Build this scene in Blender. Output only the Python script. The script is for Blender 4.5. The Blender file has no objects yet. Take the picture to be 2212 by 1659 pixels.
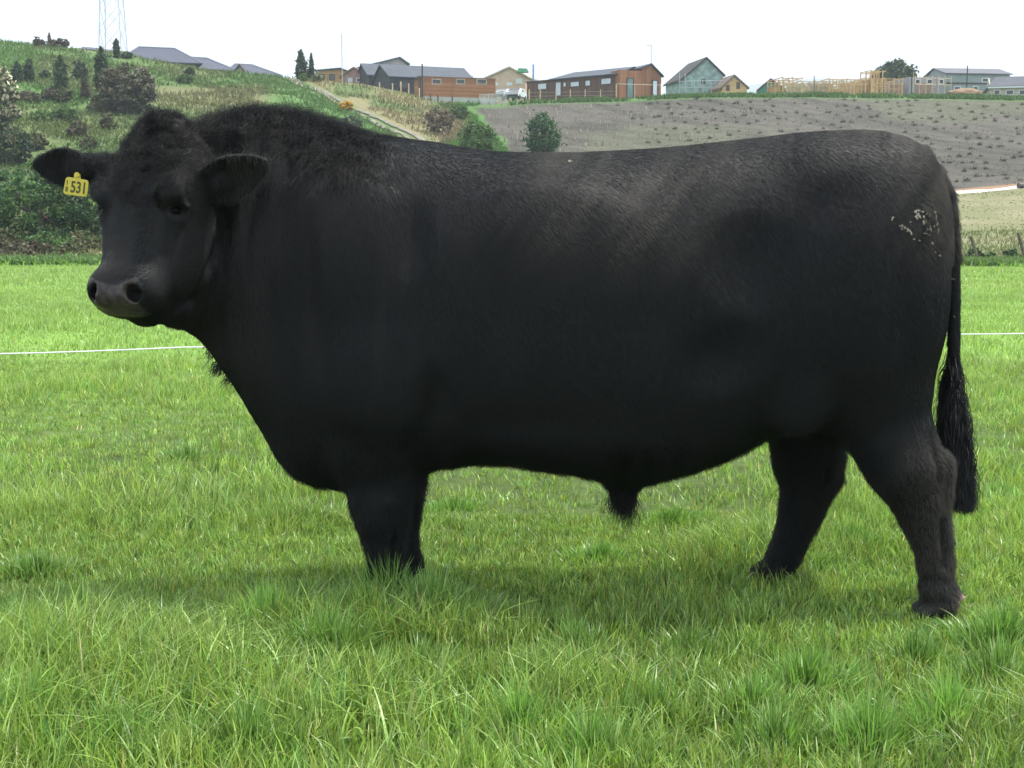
import bpy, math, random
import numpy as np
from mathutils import Vector, Matrix

S = bpy.context.scene
rad = math.radians
RNG = np.random.default_rng(7)
random.seed(7)

# ------------------------------------------------------------------ camera
CAM_H = 1.20
PITCH = rad(6.58)
FPX = 2945.0                      # focal length in pixels of a 2212 px wide picture
cam = bpy.data.cameras.new("camera")
cam_o = bpy.data.objects.new("camera", cam)
S.collection.objects.link(cam_o)
cam_o.location = (0, 0, CAM_H)
cam_o.rotation_euler = (math.pi / 2 - PITCH, 0, 0)
cam.sensor_width = 36.0
cam.lens = 36.0 * FPX / 2212.0
cam.clip_start = 0.05
cam.clip_end = 20000
S.camera = cam_o

# ------------------------------------------------------------------ world, sun, exposure
SUN_DIR = Vector((0.42, 0.06, 1.0)).normalized()      # towards the sun: high, a little right of and behind the bull
world = bpy.data.worlds.new("World")
S.world = world
world.use_nodes = True
wn, wl = world.node_tree.nodes, world.node_tree.links
wn.clear()
sky = wn.new("ShaderNodeTexSky")
sky.sky_type = 'NISHITA'
sky.sun_disc = False
sky.sun_elevation = math.asin(SUN_DIR.z)
sky.sun_rotation = math.atan2(SUN_DIR.x, SUN_DIR.y)
sky.air_density = 1.0
sky.dust_density = 2.0
bg_sky = wn.new("ShaderNodeBackground")
bg_sky.inputs[1].default_value = 0.12
wl.new(sky.outputs[0], bg_sky.inputs[0])
geo = wn.new("ShaderNodeNewGeometry")
noi = wn.new("ShaderNodeTexNoise")
noi.inputs["Scale"].default_value = 2.3
noi.inputs["Detail"].default_value = 5
wl.new(geo.outputs["Incoming"], noi.inputs["Vector"])
ramp = wn.new("ShaderNodeMapRange")
ramp.inputs[1].default_value = 0.3
ramp.inputs[2].default_value = 0.6
ramp.inputs[3].default_value = 0.86
ramp.inputs[4].default_value = 1.0
wl.new(noi.outputs[0], ramp.inputs[0])
bg_cloud = wn.new("ShaderNodeBackground")             # bright thin cloud cover, burnt out in the photograph
bg_cloud.inputs[0].default_value = (0.82, 0.92, 1.0, 1)
bg_cloud.inputs[1].default_value = 1.3
mixs = wn.new("ShaderNodeMixShader")
wl.new(ramp.outputs[0], mixs.inputs[0])
wl.new(bg_sky.outputs[0], mixs.inputs[1])
wl.new(bg_cloud.outputs[0], mixs.inputs[2])
wo = wn.new("ShaderNodeOutputWorld")
wl.new(mixs.outputs[0], wo.inputs[0])

sun = bpy.data.lights.new("sun", 'SUN')
sun.energy = 5.0
sun.angle = rad(1.5)
sun.color = (1.0, 0.965, 0.90)
sun_o = bpy.data.objects.new("sun", sun)
S.collection.objects.link(sun_o)
sun_o.rotation_euler = SUN_DIR.to_track_quat('Z', 'Y').to_euler()
sun_o.location = (0, 0, 30)

S.view_settings.view_transform = 'Standard'
S.view_settings.look = 'None'
S.view_settings.exposure = 0.45
S.view_settings.gamma = 1.0
S.render.engine = 'CYCLES'
S.cycles.max_bounces = 6
S.cycles.diffuse_bounces = 3
S.cycles.transparent_max_bounces = 6
S.render.film_transparent = False


# ------------------------------------------------------------------ helpers
def P(xd, yd, Y):
    """point at distance Y that the photograph shows at (xd, yd) of a 2212x1659 picture"""
    cx = (np.asarray(xd, float) - 1106.0) / FPX
    cy = (829.5 - np.asarray(yd, float)) / FPX
    cp, sp = math.cos(PITCH), math.sin(PITCH)
    dy = cp + cy * sp
    dz = -sp + cy * cp
    k = np.asarray(Y, float) / dy
    return np.stack(np.broadcast_arrays(cx * k, np.asarray(Y, float), CAM_H + dz * k), -1)


def tag(o, label=None, cat=None, group=None, kind=None):
    if label: o["label"] = label
    if cat: o["category"] = cat
    if group: o["group"] = group
    if kind: o["kind"] = kind
    return o


def mesh_np(name, verts, faces, mat=None, parent=None, smooth=False, attrs=None):
    """verts (n,3), faces (m,k) arrays -> one linked mesh object; parent keeps world placement"""
    verts = np.asarray(verts, np.float32)
    faces = np.asarray(faces, np.int32)
    me = bpy.data.meshes.new(name)
    m, k = faces.shape
    me.vertices.add(len(verts))
    me.vertices.foreach_set("co", verts.ravel())
    me.loops.add(m * k)
    me.loops.foreach_set("vertex_index", faces.ravel())
    me.polygons.add(m)
    me.polygons.foreach_set("loop_start", np.arange(0, m * k, k, dtype=np.int32))
    if smooth:
        me.polygons.foreach_set("use_smooth", np.ones(m, bool))
    me.update(calc_edges=True)
    for an, arr in (attrs or {}).items():
        arr = np.asarray(arr, np.float32)
        if arr.ndim == 1:
            a = me.attributes.new(an, 'FLOAT', 'POINT')
            a.data.foreach_set("value", arr)
        else:
            if arr.shape[1] == 3:
                arr = np.concatenate([arr, np.ones((len(arr), 1), np.float32)], 1)
            a = me.attributes.new(an, 'FLOAT_COLOR', 'POINT')
            a.data.foreach_set("color", arr.ravel())
    o = bpy.data.objects.new(name, me)
    S.collection.objects.link(o)
    if mat is not None:
        me.materials.append(mat)
    if parent is not None:
        attach(o, parent)
    return o


def attach(o, parent):
    o.parent = parent
    bpy.context.view_layer.update()
    o.matrix_parent_inverse = parent.matrix_world.inverted()
    return o


def empty(name, loc, rz=0.0):
    o = bpy.data.objects.new(name, None)
    S.collection.objects.link(o)
    o.location = [float(v) for v in loc]
    o.rotation_euler = (0, 0, rz)
    o.empty_display_size = 0.2
    return o


class NT:
    def __init__(self, name):
        self.m = bpy.data.materials.new(name)
        self.m.use_nodes = True
        self.n, self.l = self.m.node_tree.nodes, self.m.node_tree.links
        self.b = self.n["Principled BSDF"]
        self.out = self.n["Material Output"]

    def add(self, t, **kw):
        x = self.n.new(t)
        for k, v in kw.items():
            setattr(x, k, v)
        return x

    def noise(self, scale, detail=4, vec=None, rough=0.55):
        x = self.add("ShaderNodeTexNoise")
        x.inputs["Scale"].default_value = scale
        x.inputs["Detail"].default_value = detail
        x.inputs["Roughness"].default_value = rough
        if vec is None:
            vec = self.add("ShaderNodeTexCoord").outputs["Object"]
        self.l.new(vec, x.inputs["Vector"])
        return x.outputs[0]

    def ramp(self, fac, stops):
        x = self.add("ShaderNodeValToRGB")
        while len(x.color_ramp.elements) < len(stops):
            x.color_ramp.elements.new(0.5)
        for e, (p, c) in zip(x.color_ramp.elements, stops):
            e.position = p
            e.color = (*c, 1)
        self.l.new(fac, x.inputs[0])
        return x.outputs[0]

    def mix(self, a, b, fac, mode='MIX'):
        x = self.add("ShaderNodeMix", data_type='RGBA', blend_type=mode)
        for inp, v in ((x.inputs[0], fac), (x.inputs[6], a), (x.inputs[7], b)):
            if isinstance(v, (int, float)):
                inp.default_value = v
            elif isinstance(v, tuple):
                inp.default_value = (*v, 1) if len(v) == 3 else v
            else:
                self.l.new(v, inp)
        return x.outputs[2]

    def attr(self, name):
        return self.add("ShaderNodeAttribute", attribute_name=name)

    def bump(self, h, strength=0.3, dist=0.01):
        x = self.add("ShaderNodeBump")
        x.inputs["Strength"].default_value = strength
        x.inputs["Distance"].default_value = dist
        self.l.new(h, x.inputs["Height"])
        self.l.new(x.outputs[0], self.b.inputs["Normal"])

    def base(self, c):
        if isinstance(c, tuple):
            self.b.inputs["Base Color"].default_value = (*c, 1)
        else:
            self.l.new(c, self.b.inputs["Base Color"])

    def set(self, rough=None, spec=None, metal=None):
        if rough is not None: self.b.inputs["Roughness"].default_value = rough
        if spec is not None: self.b.inputs["Specular IOR Level"].default_value = spec
        if metal is not None: self.b.inputs["Metallic"].default_value = metal
        return self


def varied(name, c, rough=0.7, scale=3.0, amt=0.25, bump=0.0, bscale=20.0, spec=0.3):
    """plain paint, timber or stone whose colour drifts a little"""
    t = NT(name)
    lo = tuple(max(0, v * (1 - amt)) for v in c)
    hi = tuple(min(1, v * (1 + amt)) for v in c)
    t.base(t.ramp(t.noise(scale, 5), [(0.3, lo), (0.7, hi)]))
    if bump:
        t.bump(t.noise(bscale, 3), bump, 0.02)
    t.set(rough, spec)
    return t.m


def value_noise(x, y, scale, seed):
    """smooth 2-D noise in 0..1"""
    r = np.random.default_rng(seed)
    tab = r.random((128, 128)).astype(np.float32)
    fx, fy = np.asarray(x) * scale + 1000.3, np.asarray(y) * scale + 1000.7
    ix, iy = np.floor(fx).astype(int), np.floor(fy).astype(int)
    tx, ty = fx - ix, fy - iy
    tx, ty = tx * tx * (3 - 2 * tx), ty * ty * (3 - 2 * ty)
    g = lambda a, b: tab[a % 128, b % 128]
    return ((g(ix, iy) * (1 - tx) + g(ix + 1, iy) * tx) * (1 - ty)
            + (g(ix, iy + 1) * (1 - tx) + g(ix + 1, iy + 1) * tx) * ty)


def fbm(x, y, scale, seed, oct=4):
    s, a, t = 0.0, 1.0, 0.0
    for i in range(oct):
        s = s + a * value_noise(x, y, scale * 2 ** i, seed + i)
        t += a
        a *= 0.5
    return s / t

# ------------------------------------------------------------------ the bull
# one implicit surface sampled on a grid, in world metres; the bull stands side on, 4.3 m from the camera
VX = 0.0065
BX0, BX1, BY0, BY1, BZ0, BZ1 = -1.70, 1.56, 3.62, 4.78, -0.03, 1.62
gx = np.arange(BX0, BX1, VX, dtype=np.float32)
gy = np.arange(BY0, BY1, VX, dtype=np.float32)
gz = np.arange(BZ0, BZ1, VX, dtype=np.float32)
F = np.full((len(gx), len(gy), len(gz)), 0.1, np.float32)


def box_slices(lo, hi):
    out = []
    for g, a, b in ((gx, lo[0], hi[0]), (gy, lo[1], hi[1]), (gz, lo[2], hi[2])):
        i0 = max(0, int((a - g[0]) / VX) - 1)
        i1 = min(len(g), int((b - g[0]) / VX) + 2)
        out.append(slice(i0, i1))
    return tuple(out)


def grids(sl):
    return gx[sl[0]][:, None, None], gy[sl[1]][None, :, None], gz[sl[2]][None, None, :]


def smin(a, b, k):
    h = np.clip(0.5 + 0.5 * (b - a) / k, 0, 1)
    return b * (1 - h) + a * h - k * h * (1 - h)


def add_field(fn, lo, hi, k=0.03, sub=False):
    sl = box_slices([v - 0.08 for v in lo], [v + 0.08 for v in hi])
    X, Yg, Z = grids(sl)
    f = np.clip(fn(X, Yg, Z), -0.5, 0.12).astype(np.float32)
    cur = F[sl]
    F[sl] = -smin(-cur, f, k) if sub else smin(cur, f, k)


def capsule(a, b, ra, rb, k=0.03, flat=1.0, sub=False):
    """tapered capsule from a to b; flat < 1 makes it thinner across the bull (y)"""
    a = np.array(a, float); b = np.array(b, float)
    r = max(ra, rb) + 0.02
    ba = b - a
    sc = np.array([1, 1 / flat, 1])

    def fn(X, Yg, Z):
        px, py, pz = (X - a[0]), (Yg - a[1]) / flat, (Z - a[2])
        bx, by, bz = ba * sc
        L = bx * bx + by * by + bz * bz + 1e-9
        t = np.clip((px * bx + py * by + pz * bz) / L, 0, 1)
        d = np.sqrt((px - t * bx) ** 2 + (py - t * by) ** 2 + (pz - t * bz) ** 2)
        return d - (ra + (rb - ra) * t)
    add_field(fn, np.minimum(a, b) - r, np.maximum(a, b) + r, k, sub)


def ellipsoid(c, r, k=0.03, axes=None, sub=False, p=2.0):
    c = np.array(c, float); r = np.array(r, float)
    R = np.eye(3) if axes is None else np.array(axes, float)
    ext = np.abs(R.T) @ r + 0.02

    def fn(X, Yg, Z):
        dx, dy, dz = X - c[0], Yg - c[1], Z - c[2]
        q = [np.abs(R[i, 0] * dx + R[i, 1] * dy + R[i, 2] * dz) / r[i] for i in range(3)]
        rr = (q[0] ** p + q[1] ** p + q[2] ** p) ** (1 / p)
        return (rr - 1) * float(min(r)) if p != 2 else (rr - 1) * float(np.mean(sorted(r)[:2]))
    add_field(fn, c - ext, c + ext, k, sub)


YM = 4.30
# trunk and neck: column in the photo, top line, under line, half width, middle plane, side squareness
ST = np.array([
    [395, 330, 660, .11, 4.30, 2.2], [412, 322, 690, .145, 4.30, 2.2], [430, 292, 722, .17, 4.31, 2.2],
    [450, 272, 752, .19, 4.31, 2.2], [480, 260, 795, .205, 4.32, 2.2], [520, 252, 855, .225, 4.32, 2.2],
    [560, 249, 922, .245, 4.31, 2.2], [600, 249, 985, .265, 4.31, 2.2], [640, 252, 1022, .285, 4.30, 2.2],
    [700, 266, 1046, .320, 4.30, 2.3], [760, 285, 1054, .345, 4.30, 2.4], [820, 296, 1050, .360, 4.30, 2.5],
    [880, 301, 1030, .368, 4.30, 2.5], [940, 308, 1004, .376, 4.30, 2.5], [1000, 319, 994, .385, 4.30, 2.6],
    [1060, 328, 992, .392, 4.30, 2.6], [1120, 331, 996, .398, 4.30, 2.6], [1240, 331, 1013, .400, 4.30, 2.6],
    [1330, 327, 1030, .395, 4.30, 2.6], [1400, 323, 1034, .388, 4.30, 2.6], [1480, 316, 1012, .378, 4.30, 2.7],
    [1560, 307, 985, .365, 4.30, 2.7], [1640, 298, 945, .350, 4.30, 2.7], [1700, 290, 928, .345, 4.30, 2.7],
    [1760, 285, 925, .340, 4.30, 2.7], [1830, 282, 915, .330, 4.30, 2.7], [1880, 284, 900, .318, 4.30, 2.6],
    [1925, 293, 880, .300, 4.30, 2.5], [1955, 308, 860, .280, 4.30, 2.5], [1980, 332, 842, .258, 4.30, 2.4],
    [1990, 374, 818, .225, 4.30, 2.4], [2005, 414, 785, .190, 4.30, 2.3], [2016, 454, 752, .155, 4.30, 2.3],
    [2026, 507, 715, .11, 4.30, 2.2], [2033, 560, 660, .06, 4.30, 2.0]])
pt_top, pt_bot = P(ST[:, 0], ST[:, 1], ST[:, 4]), P(ST[:, 0], ST[:, 2], ST[:, 4])
sx = P(ST[:, 0], 650, 4.3)[:, 0]


def fine(col):
    xs = np.linspace(sx[0], sx[-1], 600)
    v = np.interp(xs, sx, col)
    kern = np.hanning(17); kern /= kern.sum()
    vp = np.concatenate([np.full(8, v[0]), v, np.full(8, v[-1])])
    return xs, np.convolve(vp, kern, 'valid')


xs_, ZT = fine(pt_top[:, 2]); _, ZB = fine(pt_bot[:, 2]); _, HW = fine(ST[:, 3]); _, YC = fine(ST[:, 4]); _, PE = fine(ST[:, 5])
g1 = lambda a: np.interp(gx, xs_, a).astype(np.float32)[:, None]
zt, zb, hw, yc, pe = g1(ZT), g1(ZB), g1(HW), g1(YC), g1(PE)
zc = zb + (zt - zb) * 0.48
for j in range(0, len(gy), 24):
    yy = gy[j:j + 24][None, :, None]
    Z = gz[None, None, :]
    dz = Z - zc[:, :, None]
    H = np.where(dz > 0, (zt - zc)[:, :, None], (zc - zb)[:, :, None])
    pw = pe[:, :, None]
    r = ((np.abs(yy - yc[:, :, None]) / hw[:, :, None]) ** pw + (np.abs(dz) / H) ** pw) ** (1 / pw)
    f = (r - 1) * np.minimum(hw[:, :, None], H)
    f = np.maximum(f, (gx[:, None, None] - sx[-1]))
    f = np.maximum(f, (sx[0] - gx[:, None, None]))
    F[:, j:j + 24, :] = np.clip(f, -0.5, 0.12)

for sgn, yy in ((-1, YM), (1, YM)):
    # shoulder, upper arm, ribs, hip and thigh masses on both sides
    o = lambda xd, yd, off: P(xd, yd, YM)[..., :] + np.array([0, sgn * off, 0])
    ellipsoid(o(760, 560, .215), (.17, .125, .30), .06)
    ellipsoid(o(835, 800, .235), (.16, .115, .20), .06)
    ellipsoid(o(820, 940, .20), (.11, .085, .13), .06)
    ellipsoid(o(1180, 640, .27), (.40, .125, .33), .10)
    ellipsoid(o(1836, 640, .20), (.235, .150, .36), .07)
    ellipsoid(o(1897, 480, .14), (.16, .13, .20), .07)
    ellipsoid(o(1745, 400, .20), (.10, .07, .08), .08)
    ellipsoid(o(1870, 850, .17), (.15, .115, .16), .06)
ellipsoid(P(560, 350, 4.31), (.22, .12, .115), .08)          # crest of the neck
ellipsoid(P(690, 930, YM), (.11, .14, .13), .06)             # brisket
for bx, by, br in ((486, 776, .030), (545, 868, .032), (600, 962, .035), (640, 1000, .035)):
    ellipsoid(P(bx + 18, by, 4.30), (br, .03, br), .03)          # loose skin of the dewlap

# legs: (column, row, half width in px), depth, flattening
LEGS = dict(
    near_hind=(4.10, .85, [(1890, 800, 110), (1912, 900, 98), (1936, 957, 92), (1958, 1012, 84), (1980, 1066, 66), (1991, 1105, 59),
                           (2004, 1143, 50), (2013, 1178, 44), (2019, 1219, 41), (2024, 1262, 39), (2029, 1292, 41), (2033, 1312, 43)]),
    far_hind=(4.50, .85, [(1790, 800, 105), (1752, 880, 90), (1738, 935, 80), (1744, 990, 77), (1747, 1040, 69), (1735, 1091, 56),
                          (1725, 1122, 48), (1711, 1160, 42), (1696, 1195, 41), (1677, 1232, 38), (1664, 1252, 40)]),
    near_fore=(4.12, .90, [(830, 860, 95), (828, 950, 88), (826, 1030, 80), (824, 1080, 70), (828, 1125, 63), (831, 1165, 53),
                           (833, 1200, 45), (834, 1245, 42), (829, 1285, 41), (826, 1306, 43)]),
    far_fore=(4.46, .90, [(850, 860, 85), (856, 950, 76), (862, 1030, 57), (862, 1085, 50), (862, 1130, 46), (864, 1170, 43),
                          (872, 1210, 42), (874, 1240, 43), (872, 1250, 43)]))
for nm, (Yl, flat, pts) in LEGS.items():
    ps = [P(x, y, Yl) for x, y, _ in pts]
    rs = [w * Yl / FPX * (.93 if i < 4 else .87) for i, (_, _, w) in enumerate(pts)]
    # the upper ends lean in towards the body
    for i in range(len(ps)):
        f = max(0.0, 1 - i / 3.0)
        ps[i] = ps[i] + np.array([0, f * 0.06 * (1 if Yl < YM else -1), 0])
    for i in range(len(ps) - 1):
        capsule(ps[i], ps[i + 1], rs[i], rs[i + 1], .018 if i > 3 else .03, flat)
    # two claws, a dewclaw pair, knee or hock
    foot = ps[-1]
    fz = max(foot[2], 0.05)
    for s in (-1, 1):
        c0 = np.array([foot[0] + .012, foot[1] + s * .024, .055]); c1 = np.array([foot[0] - .060, foot[1] + s * .028, .022])
        capsule(c0, c1, .034, .024, .01)
        capsule((foot[0] + .035, foot[1] + s * .022, .085), (foot[0] + .055, foot[1] + s * .024, .070), .014, .010, .008)
# point of hock, tendons, knees
for (x0, y0, x1, y1, Yl, r0) in ((2016, 950, 2024, 1035, 4.035, .013), (2028, 1120, 2036, 1220, 4.065, .010), (1780, 960, 1782, 1040, 4.43, .012),
                                 (1960, 1085, 1985, 1120, 4.02, .010), (846, 1140, 850, 1220, 4.075, .010)):
    capsule(P(x0, y0, Yl), P(x1, y1, Yl), r0, r0 * .8, .02, sub=True)
ellipsoid(P(2000, 1078, 4.075), (.036, .036, .036), .03); ellipsoid(P(2036, 1008, 4.10), (.026, .030, .040), .025)
ellipsoid(P(2026, 1272, 4.09), (.050, .042, .030), .02); ellipsoid(P(1672, 1238, 4.49), (.054, .046, .030), .02)
ellipsoid(P(833, 1252, 4.11), (.054, .048, .030), .02); ellipsoid(P(808, 1112, 4.085), (.036, .040, .050), .02)
capsule(P(2035, 1000, 4.10), P(2042, 1060, 4.10), .022, .018, .04)
capsule(P(2037, 1060, 4.10), P(2045, 1240, 4.10), .013, .014, .03)
capsule(P(1806, 985, 4.50), P(1808, 1040, 4.50), .020, .016, .04)
ellipsoid(P(815, 1118, 4.10), (.055, .052, .06), .03)
ellipsoid(P(862, 1110, 4.46), (.048, .048, .055), .03)
# cords that part the thigh from the gaskin, groove behind the elbow
# sheath and scrotum
capsule(P(1345, 1020, YM), P(1347, 1072, YM), .062, .040, .05)
ellipsoid(P(1812, 905, YM), (.058, .075, .085), .03)
# folds of the neck and the crease behind the jaw
# tail: bone and skin, the switch is hair
for gxp, gyp, hxp, hyp in ((1978, 356, 2002, 400), (2002, 400, 2030, 470), (2030, 470, 2040, 540), (2040, 540, 2044, 640)):
    for sy in (-1, 1):
        capsule(P(gxp, gyp, YM + sy * .035), P(hxp, hyp, YM + sy * .035), .014, .013, .014, sub=True)
TAIL = [(1955, 320, 18), (1983, 337, 22), (2012, 378, 24), (2040, 428, 22), (2052, 490, 17), (2059, 560, 14), (2061, 650, 13), (2060, 740, 13),
        (2060, 800, 12), (2062, 870, 12), (2070, 960, 9), (2080, 1030, 5)]
for i in range(len(TAIL) - 1):
    a, b = TAIL[i], TAIL[i + 1]
    capsule(P(a[0], a[1], YM - .01), P(b[0], b[1], YM - .01), a[2] * 4.3 / FPX, b[2] * 4.3 / FPX, .004 if i > 1 else .02)

# head, in its own frame: s runs down the face, t out of the face, u to the bull's left
HP, HYAW = rad(24), rad(-23)
HSS, HSU = .95, 1.06               # length and breadth of the head
hh = np.array([math.sin(HYAW), -math.cos(HYAW), 0.0])
ha = np.array([hh[0] * math.sin(HP), hh[1] * math.sin(HP), -math.cos(HP)])
hn = math.cos(HP) * hh + np.array([0, 0, math.sin(HP)])
hl = np.cross(hn, ha); hl /= np.linalg.norm(hl)
if hl[0] < 0: hl = -hl
HO = P(326, 280, 4.03)
HL = lambda s, t, u: HO + s * HSS * ha + t * hn + u * HSU * hl
HAX = [ha, hn, hl]
HS = np.array([  # s, top t, bottom t, half width, squareness
    [-.035, -.050, -.120, .050, 2.0], [-.015, -.022, -.160, .085, 2.1], [.03, .000, -.205, .122, 2.2], [.08, .010, -.245, .140, 2.3], [.14, .014, -.275, .147, 2.4],
    [.19, .010, -.295, .147, 2.5], [.24, .000, -.300, .138, 2.6], [.29, -.010, -.300, .131, 2.7], [.34, -.016, -.320, .124, 2.7],
    [.39, -.018, -.310, .117, 2.7], [.44, -.014, -.280, .111, 2.7], [.485, -.010, -.235, .104, 2.7], [.515, -.016, -.190, .099, 2.8],
    [.540, -.034, -.150, .086, 2.7], [.558, -.054, -.118, .076, 2.6], [.570, -.075, -.110, .055, 2.4]])


def head_fn(X, Yg, Z):
    dx, dy, dz = X - HO[0], Yg - HO[1], Z - HO[2]
    s = (dx * ha[0] + dy * ha[1] + dz * ha[2]) / HSS
    t = dx * hn[0] + dy * hn[1] + dz * hn[2]
    u = (dx * hl[0] + dy * hl[1] + dz * hl[2]) / HSU
    tt, tb, w, pw = [np.interp(s, HS[:, 0], HS[:, i]) for i in (1, 2, 3, 4)]
    tc = tb + (tt - tb) * .58
    # the jaw is narrower than the cheeks
    H = np.where(t > tc, tt - tc, tc - tb)
    w = w * np.where(t > tc, 1.0, 1 - .28 * np.clip((tc - t) / (tc - tb), 0, 1) ** 1.5)
    r = ((np.abs(u) / w) ** pw + (np.abs(t - tc) / H) ** pw) ** (1 / pw)
    f = (r - 1) * np.minimum(w, H)
    f = np.maximum(f, s - HS[-1, 0]); f = np.maximum(f, HS[0, 0] - s)
    return f


corners = np.array([HL(s, t, u) for s in (-.06, .60) for t in (-.33, .06) for u in (-.17, .17)])
add_field(head_fn, corners.min(0), corners.max(0), .045)
for s in (-1, 1):
    ellipsoid(HL(.205, -.010, s * .114), (.052, .035, .036), .035, HAX)          # brow
    capsule(HL(.226, -.014, s * .114), HL(.238, -.050, s * .142), .016, .013, .012)  # upper lid
    capsule(HL(.278, -.040, s * .108), HL(.272, -.070, s * .126), .008, .006, .016)  # lower lid
    ellipsoid(HL(.325, -.180, s * .090), (.11, .095, .045), .04, HAX)           # cheek muscle
    ellipsoid(HL(.245, -.255, s * .075), (.05, .05, .045), .04, HAX)            # corner of the jaw
    capsule(HL(.27, -.050, s * .112), HL(.36, -.065, s * .086), .016, .012, .03)  # cheek bone
    ellipsoid(HL(.252, -.018, s * .132), (.015, .028, .018), .020, HAX, sub=True)  # eye socket
    ellipsoid(HL(.505, -.030, s * .060), (.045, .034, .034), .025, HAX)         # wing of the nostril
capsule(HL(.30, -.25, 0), HL(.525, -.168, 0), .070, .046, .03)                 # lower jaw
ellipsoid(HL(.534, -.142, 0), (.024, .034, .054), .03, HAX)                     # chin and lower lip
ellipsoid(HL(.50, -.075, .0), (.066, .062, .098), .03, HAX, p=2.6)              # upper lip
for s in (-1, 1):                                                               # line of the mouth
    for k in range(4):
        a0 = (.545 - .022 * k, -.118 - .004 * k, s * (.045 + .011 * k)) if k < 5 else (.435, -.135, s * .10)
        a1 = (.545 - .022 * (k + 1), -.118 - .004 * (k + 1), s * (.045 + .011 * (k + 1)))
        capsule(HL(*a0), HL(*a1), .007, .007, .012, sub=True)
for s in (-1, 1):                                                               # nostrils
    ellipsoid(HL(.527, -.022, s * .063), (.021, .036, .021 if s > 0 else .013), .010, [ha * .85 + hl * s * .3, hn, hl * .9 - ha * s * .3], sub=True)
capsule(HL(.45, -.20, 0), P(412, 662, 4.20), .048, .066, .06)
capsule(HL(.49, -.170, 0), P(385, 672, 4.10), .046, .046, .05)
# poll and forehead curls
ellipsoid(HL(-.03, -.06, 0), (.050, .060, .085), .04, HAX)
# throat between jaw and neck
capsule(HL(.34, -.24, .02), P(478, 640, 4.26), .085, .115, .06)
capsule(HL(.12, -.17, .0), P(470, 440, 4.30), .11, .15, .06)

# ears
def ear(base, tip, face, wid, k=.02):
    base, tip = np.array(base), np.array(tip)
    e1 = tip - base; L = np.linalg.norm(e1); e1 /= L
    e3 = np.array(face, float); e3 -= e3.dot(e1) * e1; e3 /= np.linalg.norm(e3)
    e2 = np.cross(e3, e1)
    c = base + e1 * L * .52

    def fn(X, Yg, Z):
        dx, dy, dz = X - c[0], Yg - c[1], Z - c[2]
        q = [v[0] * dx + v[1] * dy + v[2] * dz for v in (e1, e2, e3)]
        t = np.clip(q[0] / (L * .52), -1.2, 1.2)
        w = wid * (1.02 - .26 * t - .12 * t * t)          # broad near the head, narrow at the tip
        d3 = q[2] - .30 * q[1] ** 2 / wid - .012 * t * t   # cupped towards the front
        rr_ = np.sqrt(t ** 2 + (q[1] / w) ** 2)
        return np.maximum((rr_ - 1) * wid, np.abs(d3) - .0105 * np.clip(1.35 - .6 * rr_, .55, 1.3))
    add_field(fn, c - L * .6, c + L * .6, .008)
    capsule(base - e1 * .03, base + e1 * L * .30, .040, .026, .03)
    return c, e1, e2, e3, L


EAR_N = ear(P(440, 402, 4.02), P(577, 347, 3.965), (-.25, -.80, -.50), .064)
EAR_F = ear(P(202, 362, 4.06), P(80, 355, 4.09), (-.10, -.95, -.25), .056)

def surf_y(xd, yd):
    """near surface of the body at a place on the flank"""
    p = P(xd, yd, 4.0)
    i, k = int((p[0] - BX0) / VX), int((p[2] - BZ0) / VX)
    j = np.argmax(F[i, :, k] < 0)
    return p[0], float(gy[j]), p[2]


for xd, yd, rx, ry, rz, h in ((885, 470, .050, .05, .13, -.016), (905, 690, .050, .05, .15, -.018), (925, 880, .045, .05, .08, -.014), (775, 590, .12, .05, .20, .007),
                              (825, 800, .115, .045, .14, .018), (1640, 520, .13, .05, .15, -.012), (1590, 780, .12, .05, .09, -.014), (1700, 640, .12, .05, .16, .006),
                              (1725, 830, .09, .045, .12, .018), (1950, 740, .035, .03, .17, -.010),
                              (645, 620, .05, .05, .18, -.014), (1180, 560, .22, .06, .16, .010), (1400, 620, .05, .04, .20, -.006), (1075, 650, .045, .04, .22, -.006),
                              (1810, 620, .10, .05, .15, .010), (1240, 930, .2, .05, .05, .008)):
    h = h * (.62 if xd < 1000 else .38)
    x, y, z = surf_y(xd, yd)
    for sd in (1, -1):
        c_y = (y - ry - h if h < 0 else y + ry - h)
        if sd < 0: c_y = 2 * YM - c_y
        ellipsoid((x, c_y, z), (rx * 1.3, ry, rz * 1.3), .04, sub=h < 0)

# crease between the jaw and the neck
JP = [(462, 455), (464, 510), (452, 560), (430, 612), (402, 652), (372, 676)]
JS = [surf_y(*q) for q in JP]
for q0, q1 in zip(JS[:-1], JS[1:]):
    for sd in (1, -1):
        f_ = (lambda q: (q[0], q[1] - .002, q[2])) if sd > 0 else (lambda q: None)
        if sd > 0: capsule(f_(q0), f_(q1), .013, .013, .022, sub=True)

# folds of the neck: ripples that run down the near and far side
sl = (slice(0, int((P(780, 500, 4.1)[0] - BX0) / VX)), slice(0, len(gy)), slice(int(.95 / VX), int(1.48 / VX)))
FX, FY, FZ = gx[sl[0]][:, None, None], gy[sl[1]][None, :, None], gz[sl[2]][None, None, :]
rip = 0
for xt, xb, am, wd in ((600, 575, .011, .014), (565, 530, -.008, .012), (530, 500, .009, .014), (660, 640, .006, .012), (632, 608, -.005, .012), (700, 690, .005, .014),
                       (500, 470, -.008, .012), (475, 452, .008, .014), (740, 735, -.004, .018)):
    xtw, xbw = P(xt, 330, 4.1)[0], P(xb, 640, 4.1)[0]
    xc_ = xbw + (xtw - xbw) * np.clip((FZ - .98) / .45, 0, 1) + .006 * np.sin(FZ * 26 + xt)
    rip = rip + 1.5 * am * np.exp(-((FX - xc_) / wd) ** 2)
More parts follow.
